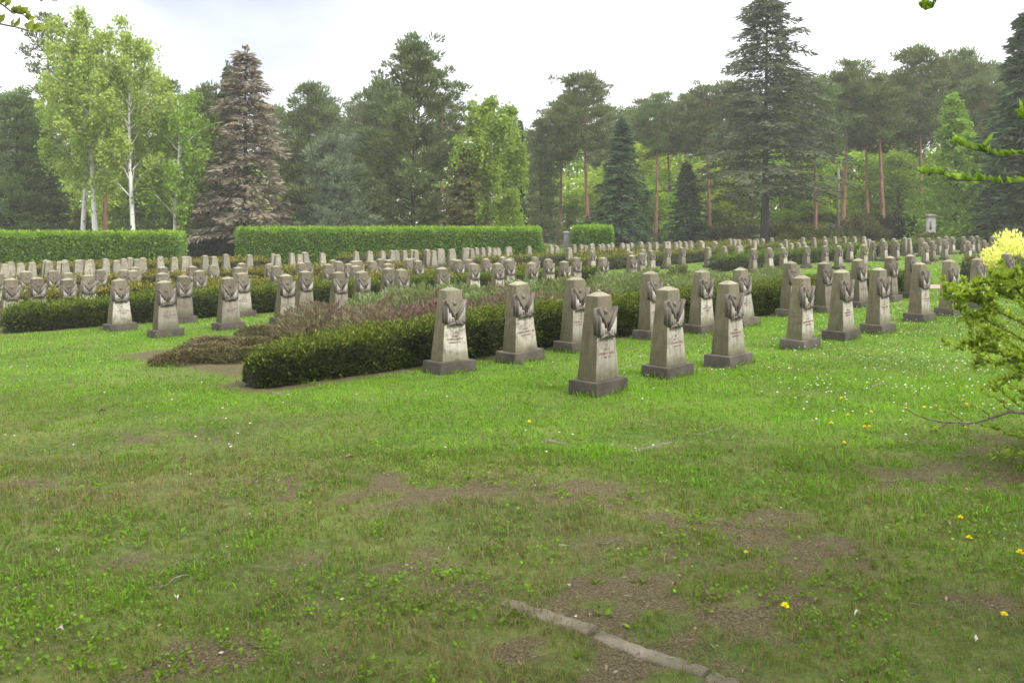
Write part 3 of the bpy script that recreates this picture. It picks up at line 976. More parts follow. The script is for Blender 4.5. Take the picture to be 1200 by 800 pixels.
ROWS = {}
for s_ in stones:
    u = (s_['P'][0] + s_['P'][1]) * S2; v = (s_['P'][1] - s_['P'][0]) * S2
    s_['P'][2] = zt(s_['P'][0], s_['P'][1])
    if not s_['row']:
        blk = 'A' if u < 25.2 else 'B'
        bins = [(15.2, 'v3'), (18.75, 'v4'), (22.3, 'v5'), (26, 'v6'), (29.5, 'v7'), (35, 'v8'), (41, 'v9'), (47, 'w1'), (200, 'w2')]
        key = next(n_ for lim, n_ in bins if v < lim)
        if blk == 'A' and key == 'v3': s_['row'] = 'R3'
        elif blk == 'A' and key == 'v4': s_['row'] = 'R4'
        else: s_['row'] = blk + key + ('b' if s_['back'] else 'f')
    ROWS.setdefault(s_['row'], []).append(s_)
ROWTXT = {'R1': 'front row on the open lawn', 'R2': 'second row against the dark yew hedge', 'R3': 'row just behind the heather bed', 'R4': 'row before the left-hand yew hedge',
          'Av5': 'row peeping over the left-hand yew hedge', 'Av6': 'second row behind the left-hand yew hedge', 'Av7': 'third row behind the left-hand yew hedge',
          'Av8': 'back rows before the gold-topped hedge', 'Av9': 'rows along the gold-topped far hedge', 'Aw1': 'rows between the gold-topped hedge and tall hedges', 'Aw2': 'rows at the foot of the tall light hedges',
          'Bv3': 'nearest row across the gravel path', 'Bv4': 'row before the far dark hedge across the path', 'Bv5': 'row behind the far dark hedge across the path', 'Bv6': 'second row past the far dark hedge',
          'Bv7': 'third row past the far dark hedge', 'Bv8': 'rows deep across the path before the wood', 'Bv9': 'farthest rows below the small clipped hedge', 'Bw1': 'farthest rows near the grey pillar', 'Bw2': 'last row by the tall hedges'}
ORD = ['leftmost', 'second', 'third', 'fourth', 'fifth', 'sixth', 'seventh', 'eighth', 'ninth', 'tenth', 'eleventh', 'twelfth', 'thirteenth', 'fourteenth', 'fifteenth', 'sixteenth', 'seventeenth',
       'eighteenth', 'nineteenth', 'twentieth', 'twenty-first', 'twenty-second', 'twenty-third', 'twenty-fourth', 'twenty-fifth', 'twenty-sixth', 'twenty-seventh', 'twenty-eighth', 'twenty-ninth',
       'thirtieth', 'thirty-first', 'thirty-second', 'thirty-third', 'thirty-fourth', 'thirty-fifth', 'thirty-sixth', 'thirty-seventh', 'thirty-eighth', 'thirty-ninth', 'fortieth', 'forty-first', 'forty-second', 'forty-third', 'forty-fourth', 'forty-fifth']
for key, lst in ROWS.items():
    lst.sort(key=lambda q: proj(q['P'])[0])
    base = key.rstrip('bf') if key not in ROWTXT else key
    txt = ROWTXT.get(key) or ROWTXT.get(base)
    look = 'plain-backed obelisk' if key.endswith('b') else 'carved obelisk'
    for i_, s_ in enumerate(lst):
        px_ = proj(s_['P'])[0]
        if i_ == len(lst) - 1 and len(lst) > 2: pos = 'rightmost'
        else: pos = ORD[i_] + ('' if i_ == 0 else ' from left')
        s_['label'] = f'{look}, {pos} in the {txt}'
first = ROWS['R1'][0]; first['label'] = 'nearest and largest olive-grey stone obelisk, leftmost in the front row'
ROWS['R2'][0]['label'] = 'stone obelisk with faded red lettering at the left end of the dark yew hedge'
ROWS['R1'][7]['label'] = 'brownish stone obelisk with a chipped edge, eighth from left in the front row'
ROWS['R3'][0]['label'] = 'pale-faced stone obelisk nearest on the left lawn, just left of the brown creeping juniper'
ROWS['R4'][0]['label'] = 'stone obelisk at the right of the left-hand yew hedge end, leftmost on the left lawn'
for key, lst in ROWS.items():
    for s_ in lst:
        Y = s_['P'][1]
        o = stone(s_['P'], s_['back'], 2 if Y < 24 else (1 if Y < 36 else 0), R.normal() * .035, 1 + R.normal() * .012)
        tag(o, s_['label'], 'gravestone', 'obelisk gravestones of the cemetery')
g = Geo()  # tufts ringed round the nearer plinths to give them contact shade
for s_ in stones:
    X0, Y0 = s_['P'][:2]
    if Y0 > 24: continue
    n = 150 if Y0 < 16 else 70
    e = R.integers(0, 4, n); f = R.random(n) * 2 - 1
    lx = np.where(e < 2, f * .275, np.where(e == 2, .275, -.275)) + R.normal(size=n) * .014
    ly = np.where(e < 2, np.where(e == 0, .185, -.185), f * .185) + R.normal(size=n) * .014
    X = X0 + (lx - ly) * S2; Y = Y0 + (lx + ly) * S2
    k = fbm(X * 5 + 3, Y * 5, 2) > .42
    X, Y = X[k], Y[k]; n = len(X)
    H = .04 + .06 * R.random(n)
    A = np.stack([R.normal(size=n) * .35, R.normal(size=n) * .35, np.ones(n)], -1)
    g.leaves(np.stack([X, Y, gz(X, Y) - .005], -1), A, H, .008 + .004 * R.random(n), np.clip(.6 + R.normal(size=n) * .25, 0, 1))
tag(g.obj('grass_tufts', M['grass']), 'longer grass added round the gravestone plinths for contact shade', 'grass', kind='stuff')
for q in SM.values():
    for o in (q if isinstance(q, list) else [q]): bpy.data.objects.remove(o)

# ------------------------------------------------------------------ hedges
def hedge(name, p0, p1, D, H, leafmat, coremat, n, leaf, label, group=None, ex=(.5, .38), lump=.10, ztop=None, tip=.5, round_ends=.5, stems=True, out=1.0, low=1.0):
    p0 = np.asarray(p0, float)[:2]; p1 = np.asarray(p1, float)[:2]
    Ln = np.hypot(*(p1 - p0)); d = (p1 - p0) / Ln; s = np.array([-d[1], d[0]])
    seed = R.random() * 50

    # cross-section: a clipped box with rounded shoulders, a little narrower at the foot
    rx_, rz_ = ex
    th = np.linspace(0, PI / 2, 14)
    left = [(-.84, 0.0), (-.95, .25), (-1, .5)] + [(-1 + rx_ * (1 - math.cos(q)), 1 - rz_ + rz_ * math.sin(q)) for q in th]
    pr = np.array(left + [(-x_, z_) for x_, z_ in left[::-1]])
    seg = np.hypot(np.diff(pr[:, 0]) * D / 2, np.diff(pr[:, 1]) * H)
    cum = np.r_[0, np.cumsum(seg)]; cum = cum / cum[-1]
    tang = np.gradient(pr * [D / 2, H], cum, axis=0)
    nn_ = np.c_[-tang[:, 1], tang[:, 0]]; nn_ /= np.maximum(np.linalg.norm(nn_, axis=1, keepdims=True), 1e-9)

    def surf(t, a, k=1.0):
        l = t * Ln
        e = np.minimum(l, Ln - l)
        end = np.sqrt(np.clip(1 - (1 - np.clip(e / (round_ends * D + 1e-6), 0, 1)) ** 2, .0, 1)) ** .7 if round_ends > 0 else 1.0
        base = p0 + d * l[:, None]
        zb = zt(base[:, 0], base[:, 1])
        hh = (ztop - zb) if ztop is not None else H * (low + (1 - low) * sstep(0, 3.5, l))
        nz = (fbm(l * 2.2 + seed, a * 5 + seed, 3) - .5) * 2
        big = (fbm(l * .7 + seed, a * 1.0 + 3, 2) - .5) * 2
        q = 1 + lump * (nz + .7 * big)
        o_ = np.interp(a, cum, pr[:, 0]); z_ = np.interp(a, cum, pr[:, 1])
        off = D / 2 * o_ * end * q * k
        zz = zb + hh * z_ * (.35 + .65 * end) * (1 + (q - 1) * (.6 if ztop is None else .15)) * (k * .5 + .5)
        xy = base + s * off[:, None]
        no_ = np.interp(a, cum, nn_[:, 0]); nz_ = np.interp(a, cum, nn_[:, 1])
        sgn = np.where(e < round_ends * D * .8, np.where(l < Ln / 2, -1., 1.), 0.) * .6
        nrm = np.c_[s[0] * no_ + d[0] * sgn, s[1] * no_ + d[1] * sgn, nz_]
        return np.c_[xy, zz], unit(nrm), zb, hh

    root = empty(name, (p0[0], p0[1], float(zt(p0[0], p0[1]))))
    off0 = np.array([p0[0], p0[1], float(zt(p0[0], p0[1]))])
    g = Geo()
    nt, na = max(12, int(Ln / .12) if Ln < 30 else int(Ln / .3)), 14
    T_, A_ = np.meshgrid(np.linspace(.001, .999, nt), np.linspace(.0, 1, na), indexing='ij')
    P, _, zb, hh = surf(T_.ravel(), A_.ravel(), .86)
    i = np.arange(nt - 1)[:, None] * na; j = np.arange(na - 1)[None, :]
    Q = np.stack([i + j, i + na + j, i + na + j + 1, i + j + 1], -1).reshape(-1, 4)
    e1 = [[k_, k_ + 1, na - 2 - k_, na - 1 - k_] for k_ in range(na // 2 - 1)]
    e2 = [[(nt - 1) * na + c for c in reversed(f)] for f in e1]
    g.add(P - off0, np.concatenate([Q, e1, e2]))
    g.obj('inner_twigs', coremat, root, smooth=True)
    g = Geo()
    a = .02 + .96 * R.random(n)
    t = R.random(n)
    P, nr, zb, hh = surf(t, a, 1.0)
    P = P - nr * (R.random(n) ** 1.5 * leaf * 1.6)[:, None] + R.normal(size=(n, 3)) * leaf * .25
    ax = unit(nr * out + R.normal(size=(n, 3)) * .55 + np.array([0, 0, .5]))
    hrel = np.clip((P[:, 2] - zb) / hh, 0, 1.1)
    patch = fbm(t * Ln * 3 + seed, a * 8, 3)
    tone = np.clip(.12 + .5 * patch + R.normal(size=n) * .14 + tip * sstep(.72, 1.0, hrel) * (.3 + .9 * R.random(n)), 0, 1)
    Lf = leaf * (.7 + .7 * R.random(n))
    g.leaves(P - off0, ax, Lf, Lf * .5, tone)
    # longer shoots standing out of the clipped outline
    m = n // 25
    a2 = R.random(m) * .5 + .25; t2 = R.random(m)
    P2, nr2, _, _ = surf(t2, a2, 1.0)
    for q in range(4 if ztop is None else 1):
        ax2 = unit(nr2 + np.array([0, 0, .8]) + R.normal(size=(m, 3)) * .3)
        g.leaves(P2 + ax2 * (leaf * .7 * q)[..., None] - off0 if False else P2 + ax2 * leaf * .6 * q - off0, unit(ax2 + R.normal(size=(m, 3)) * .6), leaf, leaf * .45, np.clip(.45 + tip * .5 + R.normal(size=m) * .15, 0, 1))
    g.obj('foliage', leafmat, root)
    if stems:
        g = Geo()
        for q in np.arange(.15, Ln - .1, .33 if Ln < 30 else .8):
            b = p0 + d * (q + R.normal() * .05) + s * R.normal() * D * .12
            zb_ = float(zt(*b))
            g.tube(np.array([[b[0], b[1], zb_ - .03], [b[0] + R.normal() * .03, b[1] + R.normal() * .03, zb_ + H * .35], [b[0] + R.normal() * .08, b[1] + R.normal() * .08, zb_ + H * .7]]) - off0, [.018, .014, .007], 6)
        g.obj('stem', M['bark_dark'], root)
    return tag(root, label, 'hedge', group)


LG = 'low clipped yew hedges between the rows'
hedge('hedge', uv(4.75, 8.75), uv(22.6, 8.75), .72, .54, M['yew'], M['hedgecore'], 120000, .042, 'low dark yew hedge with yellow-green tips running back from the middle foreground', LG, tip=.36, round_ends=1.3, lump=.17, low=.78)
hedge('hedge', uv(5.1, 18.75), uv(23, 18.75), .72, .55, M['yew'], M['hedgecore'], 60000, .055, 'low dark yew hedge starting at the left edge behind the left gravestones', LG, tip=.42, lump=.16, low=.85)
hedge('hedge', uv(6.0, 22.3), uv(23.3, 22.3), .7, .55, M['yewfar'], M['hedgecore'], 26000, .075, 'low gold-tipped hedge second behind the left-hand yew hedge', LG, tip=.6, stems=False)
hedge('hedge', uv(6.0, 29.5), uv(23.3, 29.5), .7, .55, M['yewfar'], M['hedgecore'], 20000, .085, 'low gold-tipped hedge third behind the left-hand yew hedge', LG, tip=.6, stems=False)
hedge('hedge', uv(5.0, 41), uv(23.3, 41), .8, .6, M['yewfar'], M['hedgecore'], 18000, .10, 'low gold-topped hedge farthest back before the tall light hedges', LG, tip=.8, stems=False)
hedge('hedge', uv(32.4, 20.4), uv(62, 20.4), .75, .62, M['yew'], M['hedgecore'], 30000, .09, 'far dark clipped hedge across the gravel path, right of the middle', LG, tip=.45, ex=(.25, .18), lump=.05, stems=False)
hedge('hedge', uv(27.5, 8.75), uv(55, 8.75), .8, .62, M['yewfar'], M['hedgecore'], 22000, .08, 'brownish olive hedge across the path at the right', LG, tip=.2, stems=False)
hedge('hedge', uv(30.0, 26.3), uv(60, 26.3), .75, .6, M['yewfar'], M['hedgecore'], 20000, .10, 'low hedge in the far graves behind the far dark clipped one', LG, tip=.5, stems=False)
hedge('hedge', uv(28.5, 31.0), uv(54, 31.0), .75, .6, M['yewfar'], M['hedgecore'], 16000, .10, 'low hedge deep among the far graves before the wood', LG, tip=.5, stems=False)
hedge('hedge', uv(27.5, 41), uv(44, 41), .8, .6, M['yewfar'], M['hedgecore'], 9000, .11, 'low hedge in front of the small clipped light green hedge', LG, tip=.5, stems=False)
BG = 'tall clipped light green hedges before the wood'


def tallhedge(x0, x1, ytop, Y, n, label):
    a = at(x0, ytop, Y); b = at(x1, ytop, Y)
    hedge('tall_hedge', a, b, 1.3, a[2] + 1.2, M['hedge'], M['hedgecore_green'], int(n * .62), .17, label, BG, ex=(.14, .07), lump=.04, ztop=float(a[2]) - .16, tip=.35, round_ends=.12, stems=False, out=.8)


tallhedge(-60, 215, 270, 50, 42000, 'tall clipped light green hedge at the left, ending left of the brown spruce')
tallhedge(278, 635, 265, 54, 52000, 'long tall clipped light green hedge in the middle, below the pines')
tallhedge(670, 718, 263.5, 58, 11000, 'small tall clipped light green hedge right of the grey pillar')
a = at(214, 279, 58); b = at(282, 279, 58)
hedge('tall_hedge', a, b, 1.2, 2.0, M['darkshrub'], M['hedgecore'], 9000, .16, 'dark green hedge in the gap below the brown spruce', BG, ex=(.3, .15), ztop=float(a[2]), tip=.2, stems=False)

# ------------------------------------------------------------------ planted bed behind the front hedge
def tuftmass(name, cells, mat, label, hgt, n, leaf, kind='stuff', twig=True, cat='shrubbery', tonef=None):
    """upright fine shoots over a set of mound centres (x, y, r, h)"""
    g = Geo()
    for (x_, y_, r, h) in cells:
        m = int(n * r * r * 6)
        a = R.random(m) * 2 * PI; q = np.sqrt(R.random(m)) * r
        X = x_ + q * np.cos(a); Y = y_ + q * np.sin(a)
        top = h * np.sqrt(np.clip(1 - (q / r) ** 2, 0, 1)) ** .6 * (.8 + .4 * fbm(X * 4, Y * 4, 2))
        f = R.random(m) ** .45
        P = np.stack([X, Y, zt(X, Y) + top * f], -1)
        ax = np.stack([np.cos(a) * q / r * .7, np.sin(a) * q / r * .7, np.full(m, 1.)], -1) + R.normal(size=(m, 3)) * .5
        tone = np.clip(.2 + .5 * fbm(X * 2.5, Y * 2.5, 3) + R.normal(size=m) * .13, 0, 1) if tonef is None else tonef(X, Y, f, m)
        Lf = leaf * (.6 + .8 * R.random(m))
        g.leaves(P, ax, Lf, Lf * .28, tone)
        if twig:
            for _ in range(int(14 * r / .5)):
                a_ = R.random() * 6.28; q_ = R.random() * r * .8
                b = np.array([x_ + q_ * .5 * math.cos(a_), y_ + q_ * .5 * math.sin(a_)]); e = np.array([x_ + q_ * math.cos(a_), y_ + q_ * math.sin(a_)])
                zz = float(zt(*b))
                g.tube([(b[0], b[1], zz), ((b[0] + e[0]) / 2, (b[1] + e[1]) / 2, zz + h * .5), (e[0], e[1], zz + h * (.75 + .3 * R.random()))], [.008, .006, .002], 5, tone=.1)
    o = g.obj(name, mat)
    return tag(o, label, cat, kind=kind)


cells = []
for u, v in [(u, v) for u in np.arange(7.9, 11.8, .75) for v in (10.0, 10.8, 11.7)]:
    x_, y_ = uv(u + R.normal() * .2, v + R.normal() * .2)
    cells.append((x_, y_, .5 + .15 * R.random(), .50 + .2 * R.random()))
tuftmass('heather', cells, M['heather'], 'purplish brown heather filling the bed behind the front yew hedge', .7, 1000, .075, cat='heather',
         tonef=lambda X, Y, f, m: np.clip(.22 + .95 * (fbm(X * 1.3 + 4, Y * 1.3, 3) - .3) + .12 * f + R.normal(size=m) * .10, 0, 1))
cells = []
for u, v in [(u, v) for u in np.arange(9.6, 19.5, .85) for v in (11.6, 12.6)] + [(u, 10.4) for u in np.arange(12.6, 20, .85)]:
    x_, y_ = uv(u + R.normal() * .2, v + R.normal() * .2)
    cells.append((x_, y_, .55 + .2 * R.random(), .55 + .22 * R.random()))
tuftmass('shrubbery', cells, M['lowgreen'], 'grey-green low shrubs massed behind the heather and the front hedge', .8, 900, .085)
# brown creeping juniper carpet at the near end of the bed
P0 = ground(300, 425)
g = Geo(); root = empty('creeping_juniper', ground(262, 418))
o0 = np.array(root.location)
cs = []
for x_, y_ in ((205, 428), (228, 418), (255, 424), (262, 410), (285, 412), (300, 402), (318, 408), (330, 398), (240, 411), (278, 425), (312, 420), (300, 395), (345, 392)):
    p_ = ground(x_, y_); cs.append((p_[0], p_[1] + .25, .42, .15))
for (x_, y_, r, h) in cs:
    m = 2600
    a = R.random(m) * 2 * PI; q = np.sqrt(R.random(m)) * r
    X = x_ + q * np.cos(a); Y = y_ + q * np.sin(a)
    Z = zt(X, Y) + h * np.sqrt(np.clip(1 - (q / r) ** 2, 0, 1)) * (.7 + .6 * fbm(X * 4, Y * 4, 2)) * (1 - R.random(m) ** 3 * .6)
    ax = np.stack([np.cos(a), np.sin(a), np.full(m, .6)], -1) + R.normal(size=(m, 3)) * .5
    tone = np.clip(.1 + .9 * (fbm(X * 2.2 + 9, Y * 2.2, 3) - .1) + R.normal(size=m) * .15, 0, 1)
    g.leaves(np.stack([X, Y, Z], -1) - o0, ax, .05 * (.6 + .8 * R.random(m)), .018, tone)
g.obj('foliage', M['carpet'], root)
g = Geo()
for (x_, y_, r, h) in cs:
    for _ in range(6):
        a_ = R.random() * 6.28; e = np.array([x_ + r * .8 * math.cos(a_), y_ + r * .8 * math.sin(a_)])
        g.tube(np.array([(x_, y_, float(zt(x_, y_)) + .01), ((x_ + e[0]) / 2, (y_ + e[1]) / 2, float(zt(x_, y_)) + .1), (e[0], e[1], float(zt(*e)) + .04)]) - o0, [.012, .009, .004], 5)
g.obj('branch', M['bark_dark'], root)
tag(root, 'low brown creeping juniper sprawling over the left end of the planted bed', 'juniper')


# ------------------------------------------------------------------ shrubs
def shrub(name, P, rx, ry, h, mat, n, leaf, label, cat='shrub', group=None, wr=.45, spiky=.6, stemmat='bark_dark', clumps=26, sink=.1):
    root = empty(name, P)
    g = Geo(); t = Geo()
    for c in range(clumps):
        a = R.random() * 2 * PI; el = math.asin(R.random() ** .7)
        rr = .55 + .5 * R.random()
        c0 = np.array([rx * math.cos(a) * math.cos(el) * rr, ry * math.sin(a) * math.cos(el) * rr, h * (sink + (1 - sink) * math.sin(el) * rr)])
        m = n // clumps
        d = unit(R.normal(size=(m, 3)))
        sz = np.array([rx, ry, h * .6]) * .36
        Pp = c0 + d * sz * (R.random(m) ** .4)[:, None]
        Pp[:, 2] = np.maximum(Pp[:, 2], .02)
        ax = unit(d * .8 + unit(c0 + [0, 0, .3 * h]) * .9 + np.array([0, 0, spiky]) + R.normal(size=(m, 3)) * .4)
        Lf = leaf * (.6 + .8 * R.random(m))
        g.leaves(Pp, ax, Lf, Lf * wr, np.clip(.3 + .4 * R.random() + R.normal(size=m) * .17, 0, 1))
        t.tube([(c0[0] * .08, c0[1] * .08, -.05), tuple(c0 * .5 + [0, 0, .05 * h]), tuple(c0)], [max(.012, h * .018), h * .012, h * .005], 5)
    g.obj('foliage', mat, root); t.obj('branch', M[stemmat], root)
    return tag(root, label, cat, group)


def px_shrub(name, x, ytop, ybase_Y, wpx, mat, n, leaf, label, **kw):
    Y = ybase_Y + (7 if x > 620 and ybase_Y > 59.8 else 0); a = at(x, ytop, Y); zb = float(zt(a[0], Y))
    sc = Y / F
    return shrub(name, (a[0], Y, zb), wpx * sc / 2 * .9, wpx * sc / 2 * .75, (a[2] - zb) * .86, mat, n, leaf, label, **kw)


px_shrub('shrub', 762, 315, 21, 62, M['lowgreen'], 4500, .10, 'rounded light green shrub left of the second-row gravestones by the gravel path')
px_shrub('shrub', 800, 312, 23, 48, M['lowgreen'], 3500, .10, 'light green shrub in the middle, just left of the far dark clipped hedge')
px_shrub('shrub', 648, 322, 17.5, 62, M['lowgreen'], 4000, .09, 'wispy grey-green shrub behind the front hedge, left of the nearest gravestone')
px_shrub('juniper_bush', 925, 262, 60, 62, M['juniper'], 6000, .22, 'golden green spreading juniper bush at the foot of the tall fir', spiky=.4)
px_shrub('juniper_bush', 968, 264, 61, 40, M['juniper'], 3500, .22, 'small golden green juniper bush beside the wooden pole', spiky=.4)
px_shrub('juniper_bush', 850, 259, 63, 80, M['olive'], 6000, .24, 'olive brown juniper thicket left of the tall fir trunk', spiky=.3)
px_shrub('dark_bush', 1010, 250, 62, 60, M['olive'], 6000, .22, 'dark olive bush right of the wooden pole')
px_shrub('dark_bush', 1050, 246, 63, 76, M['darkshrub'], 7000, .22, 'dark green bush left of the white pillar box')
px_shrub('dark_bush', 1088, 272, 59.6, 40, M['olive'], 3000, .2, 'low olive bush hiding the foot of the white pillar', spiky=.4)
px_shrub('dark_bush', 1125, 250, 64, 70, M['darkshrub'], 7000, .22, 'dark green bush just right of the white pillar box')
px_shrub('dark_bush', 1175, 243, 61, 80, M['darkshrub'], 7000, .22, 'dark green bush behind the yellow blossoming bush')
px_shrub('dark_bush', 95, 240, 60, 40, M['olive'], 3500, .2, 'yellowish brown bush between the birch trunks above the left hedge')
px_shrub('dark_bush', 1012, 288, 44, 16, M['under'], 1200, .12, 'small bright green bush among the far gravestones')
px_shrub('blossom_bush', 1190, 270, 22.5, 82, M['forsythia'], 5200, .085, 'bright yellow blossoming bush at the right edge beyond the gravestones', spiky=.5, clumps=22)
px_shrub('dark_bush', 1190, 300, 21, 60, M['lowgreen'], 4500, .09, 'low grey-green bush below the yellow blossoming bush', group=None)

# ------------------------------------------------------------------ trees
def limb(p, q, sag=0., n=5, wig=.0):
    t = np.linspace(0, 1, n)[:, None]
    P = p + (q - p) * t
    P[:, 2] += sag * np.sin(t[:, 0] * PI)
    if wig: P[1:-1] += R.normal(size=(n - 2, 3)) * wig
    return P


def trunk(g, H, r, bend=.1, top=.12, n=10, x0=0, y0=0):
    t = np.linspace(0, 1, n)
    ph = R.random() * 6
    P = np.stack([x0 + bend * np.sin(t * 3 + ph) - bend * math.sin(ph), y0 + bend * np.cos(t * 2.3 + ph) - bend * math.cos(ph), t * H - .15 * (t == 0)], -1)
    rr = r * (1 - (1 - top) * t) * (1 + .5 * np.exp(-t * 18))
    g.tube(P, rr, 9)
    return lambda z: np.array([np.interp(z, P[:, 2], P[:, 0]), np.interp(z, P[:, 2], P[:, 1]), z])


def T_spruce(H=12., rb=2.6, base=.06, leaf=.34, dens=1.0, droop=.35, shape=.85, spread=.20, gap=0.0, wid=.30):
    g, t = Geo(), Geo()
    ax = trunk(t, H, H * .013, .05, .05)
    z = H * base
    while z < H * .985:
        f = (z - H * base) / (H * (1 - base))
        rr = rb * (1 - f) ** shape + .08
        nb = int(5 + 3 * R.random())
        a0 = R.random() * 6.28
        for b in range(nb):
            if R.random() < gap: continue
            a = a0 + b / nb * 2 * PI + R.normal() * .25
            L = rr * (.6 + .55 * R.random())
            p = ax(z + R.normal() * .08)
            d = np.array([math.cos(a), math.sin(a), 0])
            up = .35 if f > .75 else 0
            q = p + d * L + np.array([0, 0, -droop * L + up * L + .1 * R.normal()])
            B = limb(p, q, .10 * L, 5)
            t.tube(B, np.linspace(.035, .008, 5) * (rr / rb * .7 + .3), 4, cap=False)
            m = int((16 + 62 * L / 1.5) * dens)
            s = R.random(m) ** .75
            C = np.stack([np.interp(s, np.linspace(0, 1, 5), B[:, k]) for k in range(3)], -1)
            lat = np.cross(d, [0, 0, 1])
            w = spread * L * (1.1 - s)[:, None] * R.normal(size=(m, 1)) + .05 * R.normal(size=(m, 1))
            P = C + lat * w + np.array([0, 0, 1]) * (R.normal(size=m) * .06 - .03)[:, None]
            A = d * .7 + lat * np.sign(w) * .8 + np.array([0, 0, -.35]) + R.normal(size=(m, 3)) * .3
            Lf = leaf * (.6 + .7 * R.random(m))
            tone = np.clip(.3 + .3 * s + .2 * (R.random() - .5) + R.normal(size=m) * .14, 0, 1)
            g.leaves(P, A, Lf, Lf * wid, tone)
        z += (.20 + .26 * (1 - f)) * (H / 12) ** .5
    m = 60
    P = np.stack([R.normal(size=m) * .07, R.normal(size=m) * .07, H * (.95 + .055 * R.random(m))], -1)
    g.leaves(P + ax(H * .97) * [1, 1, 0], np.tile([0, 0, 1.], (m, 1)) + R.normal(size=(m, 3)) * .5, leaf * .8, leaf * .25, .5)
    return g, t


def T_pine(H=14., rb=2.6, base=.5, leaf=.30, nb=46, dens=1.0, flat=.5, upward=.3, rtop=.55):
    g, t = Geo(), Geo()
    ax = trunk(t, H * .96, H * .0145, .22, .15)
    for b in range(nb):
        f = (b + R.random()) / nb
        z = H * (base + (.97 - base) * f)
        prof = math.sin(min(1, (f * .8 + .25)) * PI * .92) ** .6 if base > .3 else (1 - f) ** .55 * .95 + .12
        rr = rb * max(prof, .15) * (.45 + .85 * R.random())
        a = b * 2.399 + R.normal() * .4
        d = np.array([math.cos(a), math.sin(a), 0])
        p = ax(min(z, H * .95))
        q = p + d * rr + np.array([0, 0, upward * rr * (.4 + f) + .15 * R.normal()])
        B = limb(p, q, -.08 * rr, 6, .05)
        t.tube(B, np.linspace(.06, .014, 6) * (.6 + .4 * (1 - f)), 5, cap=False)
        nc = max(2, int(round(2 + rr * 1.5)))
        for c in range(nc):
            s = .38 + .62 * (c + R.random() * .7) / nc
            s = min(s, 1)
            c0 = np.array([np.interp(s, np.linspace(0, 1, 6), B[:, k]) for k in range(3)]) + R.normal(size=3) * np.array([.28, .28, .12])
            m = int(56 * dens)
            v = unit(R.normal(size=(m, 3)))
            cr = .28 + .34 * R.random()
            P = c0 + v * (R.random(m) ** .5)[:, None] * np.array([cr * 1.15, cr * 1.15, cr * flat * .85])
            A = v * .7 + np.array([0, 0, .75]) + d * .35 + R.normal(size=(m, 3)) * .3
            Lf = leaf * (.6 + .7 * R.random(m))
            tone = np.clip(.25 + .35 * R.random() + R.normal(size=m) * .13 + .12 * v[:, 2], 0, 1)
            g.leaves(P, A, Lf, Lf * .30, tone)
    return g, t


def T_birch(H=13., rb=2.6, base=.35, leaf=.15, ns=270, lean=.0, hang=1.4, two=False, dens=1.0, slim=1.0):
    g, t = Geo(), Geo()
    n = 10
    tt = np.linspace(0, 1, n)
    ph = R.random() * 6
    P = np.stack([lean * tt ** 1.4 * 1.0 + .22 * np.sin(tt * 5 + ph) * tt, .2 * np.cos(tt * 4 + ph) * tt, tt * H * .95 - .15 * (tt == 0)], -1)
    t.tube(P, H * .0125 * (1 - .88 * tt), 8)
    ax = lambda z: np.array([np.interp(z, P[:, 2], P[:, k]) for k in range(3)])
    limbs = []
    for b in range(26):
        f = (b + R.random()) / 26
        z = H * (base * .8 + (.93 - base * .8) * f)
        prof = (math.sin((.22 + .72 * f) * PI) ** .7)
        L = rb * prof * (.6 + .6 * R.random()) * slim
        a = b * 2.399 + R.normal() * .3
        p = ax(z); q = p + np.array([math.cos(a) * L, math.sin(a) * L, L * (.55 + .5 * R.random())])
        q[2] = min(q[2], H * 1.0)
        B = limb(p, q, .12 * L, 6, .05)
        t.tube(B, np.linspace(.045, .010, 6) * (.5 + .5 * (1 - f)), 5, cap=False)
        limbs.append(B)
    for s_ in range(ns):
        B = limbs[R.integers(0, len(limbs))]
        s = .25 + .78 * R.random(); s = min(s, 1)
        p = np.array([np.interp(s, np.linspace(0, 1, 6), B[:, k]) for k in range(3)]) + R.normal(size=3) * .18
        L = hang * (.4 + .9 * R.random())
        out = unit(p - ax(p[2])) * .3
        m = int((16 + 9 * L) * dens)
        q = R.random(m)
        Pp = p + out * (L * q * .6)[:, None] + np.array([0, 0, 1]) * (.35 * np.sin(q * PI * .6) - L * q ** 1.3)[:, None] + R.normal(size=(m, 3)) * .11
        A = np.array([0, 0, -.8]) + R.normal(size=(m, 3)) * .7
        Lf = leaf * (.6 + .7 * R.random(m))
        tone = np.clip(.25 + .45 * R.random() + R.normal(size=m) * .15, 0, 1)
        g.leaves(Pp, A, Lf, Lf * .75, tone)
    return g, t


